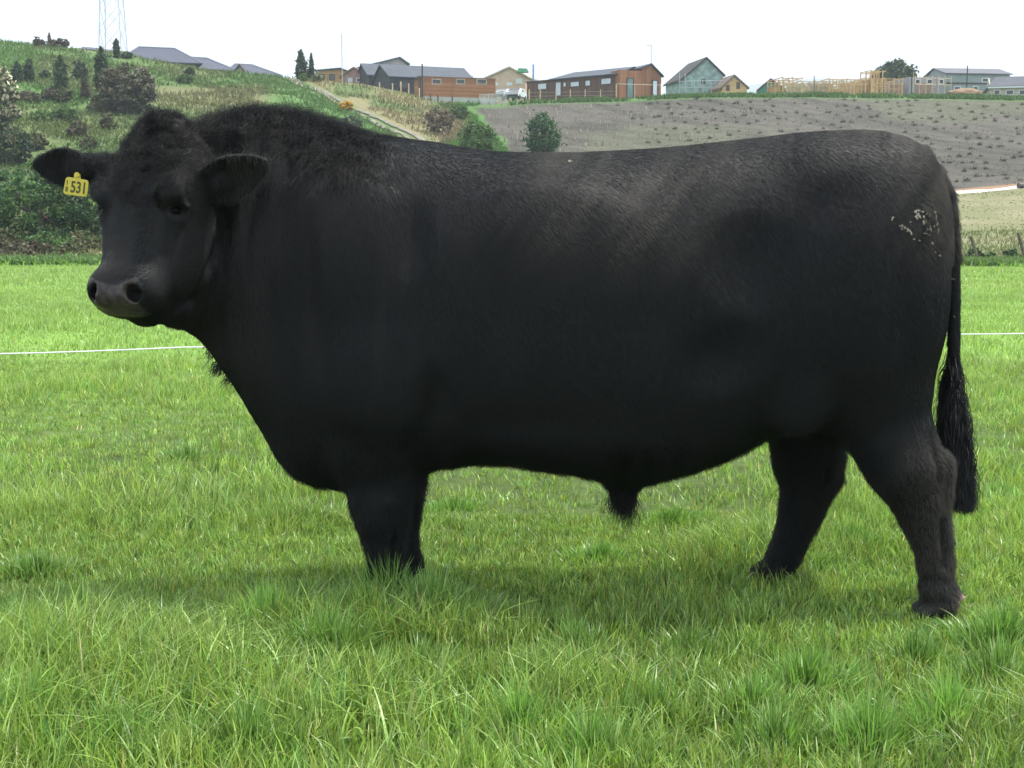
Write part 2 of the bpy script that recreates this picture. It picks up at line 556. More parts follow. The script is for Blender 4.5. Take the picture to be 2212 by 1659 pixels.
fade = np.clip((FZ - .97) / .14, 0, 1) * np.clip((1.46 - FZ) / .12, 0, 1) * np.clip((np.abs(FY - 4.31) - .08) / .06, 0, 1) * np.clip((FX - P(462, 500, 4.1)[0]) / .04, 0, 1)
fade = fade * np.clip((FY - 4.055) / .03, 0, 1)
F[sl] -= (rip * fade).astype(np.float32)

import openvdb
og = openvdb.FloatGrid(0.1)
og.copyFromArray(np.clip(F, -0.1, 0.1).astype(np.float32))
og.transform = openvdb.createLinearTransform(voxelSize=VX)
bv, bq = og.convertToQuads(0.0)
bv = np.asarray(bv, np.float32) + np.array([BX0, BY0, BZ0], np.float32)
bq = np.asarray(bq, np.int32)
# keep the largest piece: the body is one continuous surface
lab = np.arange(len(bv))
ea, eb = np.concatenate([bq[:, 0], bq[:, 1], bq[:, 2]]), np.concatenate([bq[:, 1], bq[:, 2], bq[:, 3]])
while True:
    la, lb = lab[ea], lab[eb]
    if (la == lb).all(): break
    np.minimum.at(lab, np.maximum(la, lb), np.minimum(la, lb))
    while True:
        nl = lab[lab]
        if (nl == lab).all(): break
        lab = nl
u_, cnt = np.unique(lab, return_counts=True)
keep = lab == u_[cnt.argmax()]
remap = np.cumsum(keep) - 1
bq = remap[bq[keep[bq[:, 0]]]].astype(np.int32)
bv = bv[keep]
# light smoothing
for it in range(3):
    acc = np.zeros_like(bv); n_ = np.zeros(len(bv), np.float32)
    for a, b in ((0, 1), (1, 2), (2, 3), (3, 0)):
        for p_, q_ in ((a, b), (b, a)):
            for d in range(3):
                acc[:, d] += np.bincount(bq[:, p_], bv[bq[:, q_], d], len(bv))
            n_ += np.bincount(bq[:, p_], minlength=len(bv))
    avg = acc / n_[:, None]
    bv = bv + (avg - bv) * (.5, .3, -.3)[it]
# outward orientation test
v0, v1, v2 = bv[bq[:, 0]], bv[bq[:, 1]], bv[bq[:, 2]]
if (np.cross(v1 - v0, v2 - v0) * (v0 - bv.mean(0))).sum() < 0:
    bq = bq[:, ::-1].copy()
del F


def head_coords(p):
    d = p - HO
    return d @ ha / HSS, d @ hn, d @ hl / HSU


hs_, ht_, hu_ = head_coords(bv)
sm = lambda e0, e1, x: np.clip((x - e0) / (e1 - e0), 0, 1) ** 2 * (3 - 2 * np.clip((x - e0) / (e1 - e0), 0, 1))
near_head = (np.abs(hu_) < .16) & (ht_ < .1) & (hs_ < .62)
edge = .487 + .022 * (1 - np.clip(np.abs(hu_) / .075, 0, 1) ** 2)
nose = sm(-.004, .006, hs_ - edge) * sm(-.100, -.066, ht_) * (1 - sm(.070, .080, np.abs(hu_))) * near_head
for s_ in (-1, 1):                                    # inside of the nostrils
    dq = np.sqrt(((hs_ - .527) / .022) ** 2 + ((ht_ + .030) / .034) ** 2 + ((hu_ - s_ * .063) / (.022 if s_ > 0 else .014)) ** 2)
    nose = nose * sm(.92, 1.08, dq)
hoof = (1 - sm(.045, .055, bv[:, 2]))
hfc = P(2033, 1312, 4.10) * [1, 1, 0] + [.060, -.018, .058]
heel = np.clip(1.8 * np.exp(-((bv - hfc) ** 2).sum(1) / .024 ** 2), 0, 1)

coat = NT("black_coat_skin")
tc = coat.add("ShaderNodeTexCoord").outputs["Object"]
mp = coat.add("ShaderNodeMapping"); mp.inputs["Scale"].default_value = (1, 1, .25)
coat.l.new(tc, mp.inputs[0])
n1 = coat.noise(2.4, 4, tc)
c_dark = coat.ramp(n1, [(.40, (.0035, .0040, .0054)), (.68, (.0062, .0064, .0076))])
c_nose = coat.ramp(coat.noise(60, 3, tc), [(.35, (.028, .023, .022)), (.65, (.055, .044, .041))])
c_hoof = coat.mix((.03, .027, .025), (.45, .33, .26), coat.attr("heel").outputs["Fac"])
c = coat.mix(c_dark, c_nose, coat.attr("nose").outputs["Fac"])
c = coat.mix(c, c_hoof, coat.attr("hoof").outputs["Fac"])
c = coat.mix(c, (.50, .36, .29), coat.attr("heel").outputs["Fac"])
coat.base(c)
rr = coat.add("ShaderNodeMapRange"); coat.l.new(coat.attr("nose").outputs["Fac"], rr.inputs[0])
rr.inputs[3].default_value = .62; rr.inputs[4].default_value = .22
coat.l.new(rr.outputs[0], coat.b.inputs["Roughness"])
coat.bump(coat.noise(90, 3, mp.outputs[0]), .5, .004)
coat.set(None, .25)

bull = mesh_np("bull", bv, bq, coat.m, smooth=True, attrs=dict(nose=nose, hoof=hoof, heel=heel))
tag(bull, "black bull standing side on in the grass with its head turned to the viewer", "bull")

# eyes
eye_m = NT("dark_eye"); eye_m.base((.003, .0025, .002)); eye_m.set(.35, .05)
for s in (-1, 1):
    c0 = HL(.254, -.042, s * .112)
    th, ph = np.meshgrid(np.linspace(0, math.pi, 13), np.linspace(0, 2 * math.pi, 20, endpoint=False), indexing='ij')
    r = .0185
    v = np.stack([np.sin(th) * np.cos(ph), np.sin(th) * np.sin(ph), np.cos(th)], -1).reshape(-1, 3) * r + c0
    q = [[i * 20 + j, (i + 1) * 20 + j, (i + 1) * 20 + (j + 1) % 20, i * 20 + (j + 1) % 20] for i in range(12) for j in range(20)]
    mesh_np("eye", v, q, eye_m.m, bull, True)

# ------------------------------------------------------------------ coat of hair
hairm = NT("black_hair")
hi = hairm.add("ShaderNodeHairInfo")
hrv = hairm.ramp(hi.outputs["Random"], [(0, (.0024, .0028, .0040)), (.85, (.0048, .0052, .0068)), (1, (.011, .0105, .011))])
cold = hairm.mix(hrv, (.082, .071, .060), coat and hairm.attr("sheen_dust").outputs["Fac"])  # sheen of the lit back painted into the hair colour, mixed with brown dust
hairm.base(cold)
hairm.set(.45, .28)


def make_hair(name, roots, dirs, lens, curl, npt=4, rad_root=.0005, droop=.25, seed=1, sheen_dust=None, lock=None):
    r = np.random.default_rng(seed)
    n = len(roots)
    tt = np.linspace(0, 1, npt)
    up = np.array([0, 0, -1.0])
    side = r.normal(size=(n, 3)); side -= (side * dirs).sum(1)[:, None] * dirs
    side /= np.linalg.norm(side, axis=1)[:, None] + 1e-9
    ph = r.random(n) * 6.28
    pts = np.zeros((n, npt, 3), np.float32)
    for i, t in enumerate(tt):
        off = dirs * t + up * droop * t * t
        w = side * (np.sin(ph + t * 5.0) - np.sin(ph))[:, None] * curl[:, None]
        if lock is not None:                          # hairs of one lock wave together
            w = w + lock[0] * (np.sin(lock[1] + t * 8.0) - np.sin(lock[1]))[:, None] * .055
        pts[:, i] = roots + (off + w) * lens[:, None]
    cu = bpy.data.hair_curves.new(name)
    cu.add_curves([npt] * n)
    cu.attributes["position"].data.foreach_set("vector", pts.ravel()) if "position" in cu.attributes else None
    ra = cu.attributes.get("radius") or cu.attributes.new("radius", 'FLOAT', 'POINT')
    rv = np.tile(rad_root * (1 - .75 * tt), n).astype(np.float32)
    if isinstance(rad_root, np.ndarray): pass
    ra.data.foreach_set("value", rv)
    if sheen_dust is not None:
        da = cu.attributes.new("sheen_dust", 'FLOAT', 'POINT')
        da.data.foreach_set("value", np.repeat(sheen_dust.astype(np.float32), npt))
    o = bpy.data.objects.new(name, cu)
    S.collection.objects.link(o)
    cu.materials.append(hairm.m)
    attach(o, bull)
    return o


tri = np.concatenate([bq[:, [0, 1, 2]], bq[:, [0, 2, 3]]])
ta, tb_, tcx = bv[tri[:, 0]], bv[tri[:, 1]], bv[tri[:, 2]]
nrm = np.cross(tb_ - ta, tcx - ta); area = np.linalg.norm(nrm, axis=1) * .5
nrm /= (2 * area[:, None] + 1e-12)
cen = (ta + tb_ + tcx) / 3
viewv = np.array([0, 0, CAM_H]) - cen; viewv /= np.linalg.norm(viewv, axis=1)[:, None]
facing = (nrm * viewv).sum(1)
hs2, ht2, hu2 = head_coords(cen)
is_head = (hs2 > -.09) & (hs2 < .60) & (np.abs(hu2) < .17) & (ht2 > -.26) & (ht2 < .1)
noseT = nose[tri].max(1); hoofT = hoof[tri].max(1)
px_ = lambda p: 1106 + FPX * p[:, 0] / (p[:, 1] * math.cos(PITCH) + (CAM_H - p[:, 2]) * math.sin(PITCH))
cx_ = px_(cen)
dcam = cen[:, 1] * math.cos(PITCH) + (CAM_H - cen[:, 2]) * math.sin(PITCH)
cy_ = 829.5 - FPX * ((cen[:, 2] - CAM_H) * math.cos(PITCH) + cen[:, 1] * math.sin(PITCH)) / dcam
wt = area * np.where(facing > -.25, 1.0, .25) * np.where(is_head, 1.8, 1.0)
inn = (hs2 > .50) & (ht2 > -.07) & (np.abs(hu2) < .088)
wt[inn | (noseT > .05) | (hoofT > .5) | (heel[tri].max(1) > .4)] = 0
NH = 420000
r_ = np.random.default_rng(11)
pick = r_.choice(len(tri), NH, p=wt / wt.sum())
b1, b2 = r_.random(NH), r_.random(NH)
fl = b1 + b2 > 1; b1[fl], b2[fl] = 1 - b1[fl], 1 - b2[fl]
roots = ta[pick] + (tb_ - ta)[pick] * b1[:, None] + (tcx - ta)[pick] * b2[:, None]
N_ = nrm[pick]; X_ = cx_[pick]; Yp = cy_[pick]; hd = is_head[pick]
# lie of the coat: back and down on the trunk, down on neck and legs, up the face
flow = np.zeros((NH, 3)); flow[:, 0] = .75; flow[:, 2] = -.8
nk = sm(980, 760, X_) * (~hd)
flow[:, 0] = flow[:, 0] * (1 - .75 * nk); flow[:, 2] -= .5 * nk
lg = sm(900, 1000, Yp)
flow[:, 0] *= (1 - .8 * lg)
flow[hd] = -ha * .8 + np.outer(np.clip(hu2[pick][hd] * 8, -1, 1), hl)
wob = fbm(roots[:, 0], roots[:, 2], 5.0, 31, 3) - .5
flow[:, 0] += wob * .7
flow += r_.normal(size=flow.shape) * .11
flow -= (flow * N_).sum(1)[:, None] * N_
flow /= np.linalg.norm(flow, axis=1)[:, None] + 1e-9
lift = np.full(NH, .13)
ln = np.full(NH, .016)
crest = sm(.25, .8, N_[:, 2]) * sm(900, 700, X_) * (X_ > 400) * (~hd)
ln += crest * .022; lift += crest * .9
poll = hd & (hs2[pick] < .06)
ln[poll] = .025; lift[poll] += .55
fore = hd & (hs2[pick] >= .06) & (hs2[pick] < .26)
fk = sm(.27, .10, hs2[pick])
ln[fore] = .012 + .011 * fk[fore]; lift[fore] += .25 * fk[fore]
ln[hd & (hs2[pick] >= .26)] = .011
lgm = lg > .3
ln[lgm] = .021; lift[lgm] += .12
tailb = (X_ > 1990) & (Yp < 560) & (N_[:, 0] > 0)
ln[tailb] += .010; lift[tailb] += .25
earm = ((X_ < 205) & (Yp < 425)) | ((X_ > 440) & (X_ < 585) & (Yp > 315) & (Yp < 440) & (roots[:, 1] < 4.06))
ln[earm] = .020; lift[earm] += .25
bel = (N_[:, 2] < -.6) & (~hd)
ln[bel] += .008
ln *= r_.uniform(.6, 1.2, NH)
dirs = flow + N_ * (lift * r_.uniform(.5, 1.4, NH))[:, None]
tq = [fbm(roots[:, 0] * 1 + a_, roots[:, 2] + roots[:, 1], 26, 201 + a_, 2) - .5 for a_ in range(3)]
tk = np.where(poll, 2.6, 0) + crest * 1.7 + np.where(fore, 1.2, 0) + np.where(lgm, .9, 0)
dirs += np.stack(tq, 1) * tk[:, None]
dirs /= np.linalg.norm(dirs, axis=1)[:, None]
curl = np.full(NH, .05); curl[poll] = .30; curl += crest * .22; curl[lgm] = .16; curl[fore] = .05 + .14 * fk[fore]
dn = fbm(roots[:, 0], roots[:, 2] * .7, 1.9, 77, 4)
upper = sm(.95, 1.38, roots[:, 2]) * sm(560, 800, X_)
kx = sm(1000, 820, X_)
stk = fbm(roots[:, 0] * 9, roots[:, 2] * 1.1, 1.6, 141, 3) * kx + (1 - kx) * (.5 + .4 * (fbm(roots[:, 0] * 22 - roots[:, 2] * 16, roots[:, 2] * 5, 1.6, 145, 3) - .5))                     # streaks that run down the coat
sheen_dust = sm(.28, .72, dn) * 1.0 * upper * (.35 + 1.3 * sm(.35, .65, stk)) + sm(.30, .6, dn) * .75 * lg * sm(1450, 1600, X_) * (.4 + stk)  # painted sheen and dusty patches on the upper coat, dirty brown hind legs
sheen_dust += .22 * sm(.45, .7, stk) * sm(.6, 1.0, roots[:, 2]) * kx
make_hair("coat_hair", roots, dirs, ln, curl, 4, .00044, .12, 3, sheen_dust)

# switch of the tail
nsw = 8200
k = r_.random(nsw) ** .8
rx = np.interp(k, [0, .25, .5, .8, 1], [2058, 2060, 2063, 2072, 2080]); ry = np.interp(k, [0, .25, .5, .8, 1], [760, 830, 890, 980, 1020])
root = P(rx, ry, YM - .01) + r_.normal(size=(nsw, 3)) * [.008, .012, .004]
lsw = r_.uniform(.14, .26, nsw) * np.where(k < .2, .8, 1)
endy = np.minimum(root[:, 2] - lsw, 9)
zmin = P(2070, 1104, YM)[2]
lsw = np.minimum(lsw, root[:, 2] - zmin - r_.random(nsw) * .05).clip(.05)
sp_ = r_.normal(size=nsw)
dsw = np.stack([np.where(k < .5, -.05, .10) + sp_ * .15, r_.normal(size=nsw) * .14, -np.ones(nsw)], 1)
dsw /= np.linalg.norm(dsw, axis=1)[:, None]
nl_ = 46
li = r_.integers(0, nl_, nsw)
ld = r_.normal(size=(nl_, 3)); ld[:, 2] *= .1; lp_h = r_.random(nl_) * 6.28
loff = np.stack([r_.normal(size=nl_) * .13, r_.normal(size=nl_) * .12, np.zeros(nl_)], 1)
dsw = dsw * .5 + np.array([0, 0, -.5]) + loff[li]; dsw[:, 0] += .02; dsw /= np.linalg.norm(dsw, axis=1)[:, None]
make_hair("tail_switch", root, dsw, lsw, np.full(nsw, .02), 14, .0010, .05, 5, np.zeros(nsw), (ld[li], lp_h[li]))
# tufts: sheath, under the throat, behind the knees, elbows
def tuft(cen_px, Yt, n, spread, L, d, seed, nm="tuft"):
    rr_ = np.random.default_rng(seed)
    base = P(*cen_px, Yt) + rr_.normal(size=(n, 3)) * np.array(spread)
    dd = np.array(d, float) + rr_.normal(size=(n, 3)) * .22
    dd /= np.linalg.norm(dd, axis=1)[:, None]
    return base, dd, L * rr_.uniform(.4, 1.1, n)
ta_ = [tuft((1345, 1072, ), YM, 420, (.020, .020, .010), .075, (-.1, 0, -1), 1), tuft((1362, 1078, ), YM, 60, (.006, .008, .006), .12, (.05, 0, -1), 8),
       tuft((475, 790), 4.25, 160, (.010, .03, .010), .030, (-.8, 0, -1), 2), tuft((500, 812), 4.25, 120, (.012, .03, .012), .028, (-.8, 0, -1), 2),
       tuft((912, 1040), 4.14, 260, (.006, .02, .03), .024, (1, 0, -.9), 3),
       tuft((455, 760), 4.25, 100, (.010, .03, .015), .022, (-.8, 0, -1), 4)]
make_hair("hair_tufts", np.concatenate([a[0] for a in ta_]), np.concatenate([a[1] for a in ta_]), np.concatenate([a[2] for a in ta_]),
          np.full(sum(len(a[0]) for a in ta_), .12), 6, .0008, .1, 9, np.zeros(sum(len(a[0]) for a in ta_)))

# ------------------------------------------------------------------ ear tag, dried mud
from mathutils.bvhtree import BVHTree
bvh = BVHTree.FromPolygons(bv.astype(float).tolist(), bq.tolist())


def on_bull(xd, yd):
    d = Vector(P(xd, yd, 4.0) - np.array([0, 0, CAM_H])).normalized()
    hit, nn, _, _ = bvh.ray_cast(Vector((0, 0, CAM_H)), d)
    return (np.array(hit), np.array(nn)) if hit is not None else (None, None)


def prism(name, poly, depth, M, mat, parent):
    """flat outline poly (x, z) with thickness depth, placed by the frame M = (origin, ex, ez, ey)"""
    o_, ex, ez, ey = [np.array(v, float) for v in M]
    n = len(poly)
    vs = [o_ + ex * x + ez * z + ey * d for d in (0, depth) for x, z in poly]
    me = bpy.data.meshes.new(name)
    fs = [list(range(n)), list(range(2 * n - 1, n - 1, -1))] + [[i, i + n, (i + 1) % n + n, (i + 1) % n] for i in range(n)]
    me.from_pydata([tuple(v) for v in vs], [], fs)
    me.materials.append(mat)
    o = bpy.data.objects.new(name, me)
    S.collection.objects.link(o)
    return attach(o, parent) if parent is not None else o


tag_m = varied("tag_plastic", (.52, .43, .05), .42, 60, .10, spec=.4)
ink_m = varied("tag_ink", (.07, .07, .015), .6, 80, .2)
TO = P(164, 403, 4.015)
ang = rad(-7)
tex = np.array([math.cos(ang), -.10, math.sin(ang)]); tex /= np.linalg.norm(tex)
tez = np.array([-math.sin(ang), .05, math.cos(ang)]); tez /= np.linalg.norm(tez)
tey = np.cross(tex, tez); tey /= np.linalg.norm(tey)
if tey[1] < 0: tey = -tey
tw, th_ = .0365, .0260
poly = []
for cx0, cz0, a0 in ((tw - .009, -th_ + .009, -90), (tw - .009, th_ - .012, 0), (-tw + .012, th_ - .010, 90), (-tw + .009, -th_ + .009, 180)):
    for q in range(5):
        a = rad(a0 + q * 22.5)
        poly.append((cx0 + .009 * math.cos(a), cz0 + .009 * math.sin(a)))
ear_tag = prism("ear_tag", poly, .0022, (TO, tex, tez, tey), tag_m, bull)
neckp = [(-.010, th_ - .004), (-.008, th_ + .012), (.008, th_ + .012), (.012, th_ - .004)]
prism("tag_neck", neckp, .0022, (TO + tey * .0004, tex, tez, tey), tag_m, ear_tag)
circ = [(.0075 * math.cos(t), th_ + .008 + .0075 * math.sin(t)) for t in np.linspace(0, 2 * math.pi, 14, endpoint=False)]
prism("tag_button", circ, .004, (TO - tey * .004, tex, tez, tey), tag_m, ear_tag)


def letters(txt, size, x, z, parent, squash=1.0, name="number"):
    cu = bpy.data.curves.new("txt", 'FONT')
    cu.body = txt; cu.size = size; cu.align_x = 'CENTER'; cu.align_y = 'CENTER'; cu.offset = size * .022; cu.extrude = .0003
    t = bpy.data.objects.new("txt", cu)
    S.collection.objects.link(t)
    bpy.context.view_layer.update()
    me = bpy.data.meshes.new_from_object(t.evaluated_get(bpy.context.evaluated_depsgraph_get()))
    bpy.data.objects.remove(t); bpy.data.curves.remove(cu)
    o = bpy.data.objects.new(name, me)
    S.collection.objects.link(o)
    me.materials.clear(); me.materials.append(ink_m)
    org = TO + tex * x + tez * z - tey * .0005
    o.matrix_world = Matrix(((tex[0] * squash, tez[0], -tey[0], org[0]), (tex[1] * squash, tez[1], -tey[1], org[1]), (tex[2] * squash, tez[2], -tey[2], org[2]), (0, 0, 0, 1)))
    w = o.matrix_world.copy()
    o.parent = parent
    bpy.context.view_layer.update()
    o.matrix_parent_inverse = parent.matrix_world.inverted()
    o.matrix_world = w
    return o


letters("531", .046, .0085, -.0035, ear_tag, .72)
letters("1", .020, -.0270, .0085, ear_tag, .8, "small_number")
letters("8", .020, -.0270, -.0110, ear_tag, .8, "small_number")

mud_m = varied("dried_mud", (.27, .245, .20), .9, 90, .3, .4, 150)
mv, mf = [], []
rm = random.Random(4)
for x, y, w, h in ((1979, 462, 7, 9), (1987, 457, 8, 5), (1982, 469, 9, 7), (1996, 477, 5, 11), (1926, 473, 5, 7), (1944, 489, 6, 4), (1951, 493, 6, 4), (1959, 498, 7, 5),
                   (1967, 506, 4, 8), (1964, 481, 3, 3), (1998, 504, 5, 4), (2003, 497, 4, 4), (2008, 494, 4, 8), (2005, 508, 3, 3), (2012, 527, 4, 7), (2018, 545, 3, 3),
                   (2028, 552, 5, 3), (2018, 459, 3, 6), (2021, 470, 3, 9), (2022, 482, 3, 9), (2016, 490, 2, 6), (2000, 462, 4, 3), (2006, 466, 3, 4), (2024, 500, 2, 8),
                   (2059, 532, 3, 9), (2060, 603, 6, 3), (2061, 683, 2, 4), (1231, 351, 5, 4), (1973, 517, 4, 2), (1986, 520, 5, 2), (1893, 402, 2, 2), (1780, 372, 3, 2)):
    for rep in range(5):
        px, py = x + (rm.random() - .5) * w * 1.3, y + (rm.random() - .5) * h * 1.3
        hit, nn = on_bull(px, py)
        if hit is None: continue
        hit = hit + nn * .0025
        t1 = np.cross(nn, (0, 0, 1)); t1 /= np.linalg.norm(t1) + 1e-9; t2 = np.cross(nn, t1)
        k0 = len(mv); n = 9
        mv.append(hit + nn * .0045)
        for i in range(n):
            a = 2 * math.pi * i / n
            r = (.3 + .9 * rm.random()) * .0014 * .72
            mv.append(hit + t1 * math.cos(a) * r * w * .6 + t2 * math.sin(a) * r * h * .6 + nn * .001)
        for i in range(n):
            mf.append((k0, k0 + 1 + i, k0 + 1 + (i + 1) % n))
mesh_np("dried_mud", mv, mf, mud_m, bull)
# ------------------------------------------------------------------ the land
YS = np.array([38, 42, 50, 60, 75, 95, 120, 138, 150], float)
TAB = [  # column in the photo: rows of the ground at the distances above (first two are the flat field)
    (-900, 0, 0, 552, 510, 420, 300, 180, 112, 82),
    (-300, 0, 0, 552, 512, 430, 310, 190, 118, 82),
    (0,    0, 0, 553, 515, 440, 330, 200, 128, 86),
    (120,  0, 0, 553, 515, 440, 332, 208, 135, 95),
    (220,  0, 0, 553, 515, 440, 335, 215, 145, 106),
    (330,  0, 0, 553, 515, 445, 345, 230, 165, 129),
    (430,  0, 0, 553, 516, 450, 350, 245, 182, 145),
    (540,  0, 0, 554, 518, 455, 360, 260, 196, 158),
    (640,  0, 0, 555, 520, 460, 375, 275, 210, 170),
    (760,  0, 0, 556, 524, 470, 390, 300, 232, 180),
    (860,  0, 0, 557, 528, 478, 400, 310, 240, 196),
    (900,  0, 0, 557, 530, 480, 404, 316, 250, 209),
    (960,  0, 0, 558, 532, 484, 410, 322, 262, 222),
    (1050, 0, 0, 558, 534, 486, 414, 322, 264, 226),
    (1140, 0, 0, 558, 535, 488, 416, 318, 256, 216),
    (1330, 0, 0, 558, 535, 488, 416, 312, 248, 213),
    (1500, 0, 0, 558, 535, 486, 416, 308, 240, 205),
    (1750, 0, 0, 557, 534, 484, 416, 306, 240, 203),
    (1980, 0, 0, 556, 532, 480, 420, 308, 244, 206),
    (2080, 0, 0, 555, 528, 474, 416, 306, 245, 208),
    (2212, 0, 0, 554, 524, 466, 404, 300, 245, 211),
    (3000, 0, 0, 552, 515, 450, 385, 290, 242, 211)]
TX = np.array([r[0] for r in TAB], float)
TZ = np.array([[0.0 if j < 2 else float(P(r[0], r[1 + j], YS[j])[2]) for j in range(len(YS))] for r in TAB])
# the fan of terrain columns in fine steps
cxs = np.linspace(-900, 3000, 1301)
cys = np.concatenate([np.linspace(0, 38, 20), np.linspace(38.5, 150, 224)])
Zg = np.zeros((len(cxs), len(cys)))
for j, y in enumerate(cys):
    if y >= 38:
        col = np.array([np.interp(y, YS, TZ[i]) for i in range(len(TX))])
        Zg[:, j] = np.interp(cxs, TX, col)
kn = np.hanning(35); kn /= kn.sum()
pad = np.pad(Zg, ((17, 17), (0, 0)), 'edge')
Zg = sum(kn[i] * pad[i:i + len(cxs)] for i in range(35))
m_ = cys > 38
kn = np.hanning(9); kn /= kn.sum()
pad = np.pad(Zg, ((0, 0), (4, 4)), 'edge')
Zs = sum(kn[i] * pad[:, i:i + len(cys)] for i in range(9))
Zg[:, m_] = Zs[:, m_]


def interp2(xd, y):
    fx = np.clip((xd - cxs[0]) / (cxs[1] - cxs[0]), 0, len(cxs) - 1.001)
    fy = np.interp(y, cys, np.arange(len(cys)))
    fy = np.clip(fy, 0, len(cys) - 1.001)
    i, j = fx.astype(int), fy.astype(int)
    a, b = fx - i, fy - j
    return (Zg[i, j] * (1 - a) + Zg[i + 1, j] * a) * (1 - b) + (Zg[i, j + 1] * (1 - a) + Zg[i + 1, j + 1] * a) * b


def to_px(p):
    p = np.asarray(p, float)
    d = p[..., 1] * math.cos(PITCH) + (CAM_H - p[..., 2]) * math.sin(PITCH)
    return (1106 + FPX * p[..., 0] / d,
            829.5 - FPX * ((p[..., 2] - CAM_H) * math.cos(PITCH) + p[..., 1] * math.sin(PITCH)) / d)


def ground_z(X, Yw, rough=True):
    X, Yw = np.broadcast_arrays(np.asarray(X, float), np.asarray(Yw, float))
    Yc = np.maximum(Yw, 1.0)
    xd = 1106 + FPX * X / (np.minimum(Yc, 150) * 1.0)
    z = interp2(np.where(Yc > 38, xd, 1106), np.minimum(Yc, 150.0))
    # behind the edge the ground runs on almost level
    z = np.where(Yw > 150, CAM_H + (z - CAM_H) * np.minimum(Yw, 196) / 150 - .12 - .9 * np.clip((700 - xd) / 80, 0, 1) - np.maximum(Yw - 196, 0) * .004, z)
    und = (value_noise(X, Yw, .9, 5) - .5) * .035 + (value_noise(X, Yw, .25, 6) - .5) * .05
    z = z + und * np.clip((Yw - 1) / 2, 0, 1) * np.where((np.abs(Yw - 4.3) < .8) & (np.abs(X) < 2.2), .35, 1)
    if rough:
        left = np.clip((1010 - xd) / 60, 0, 1)
        amp = np.clip((Yw - 44) / 20, 0, 1) * (.10 + .55 * left) * np.clip((160 - Yw) / 20, .0, 1)
        z = z + (fbm(X, Yw, .16, 12, 4) - .5) * amp * 1.6 + (fbm(X, Yw * .5, .8, 16, 2) - .5) * amp * .5
    return z


def ground_Y(xd, row, y0=44.0, y1=149.5):
    """distance at which the ground shows at (xd, row)"""
    ys = np.linspace(y0, y1, 500)
    X = (xd - 1106) / FPX * ys
    z = ground_z(X, ys, False)
    _, r = to_px(np.stack([X, ys, z], -1))
    return float(ys[np.argmin(np.abs(r - row))])


# cover of the ground, by what grows there
C_PAST = np.array([.18, .30, .065]); C_PAST2 = np.array([.13, .235, .05])
C_LUSH = np.array([.080, .150, .045]); C_OLIVE = np.array([.095, .135, .050]); C_TAN = np.array([.185, .165, .088]); C_STRAW = np.array([.20, .185, .09])
C_MULCH = np.array([.092, .084, .070]); C_MULCH2 = np.array([.056, .052, .044]); C_CLAY = np.array([.26, .16, .10]); C_WEED = np.array([.075, .165, .040])


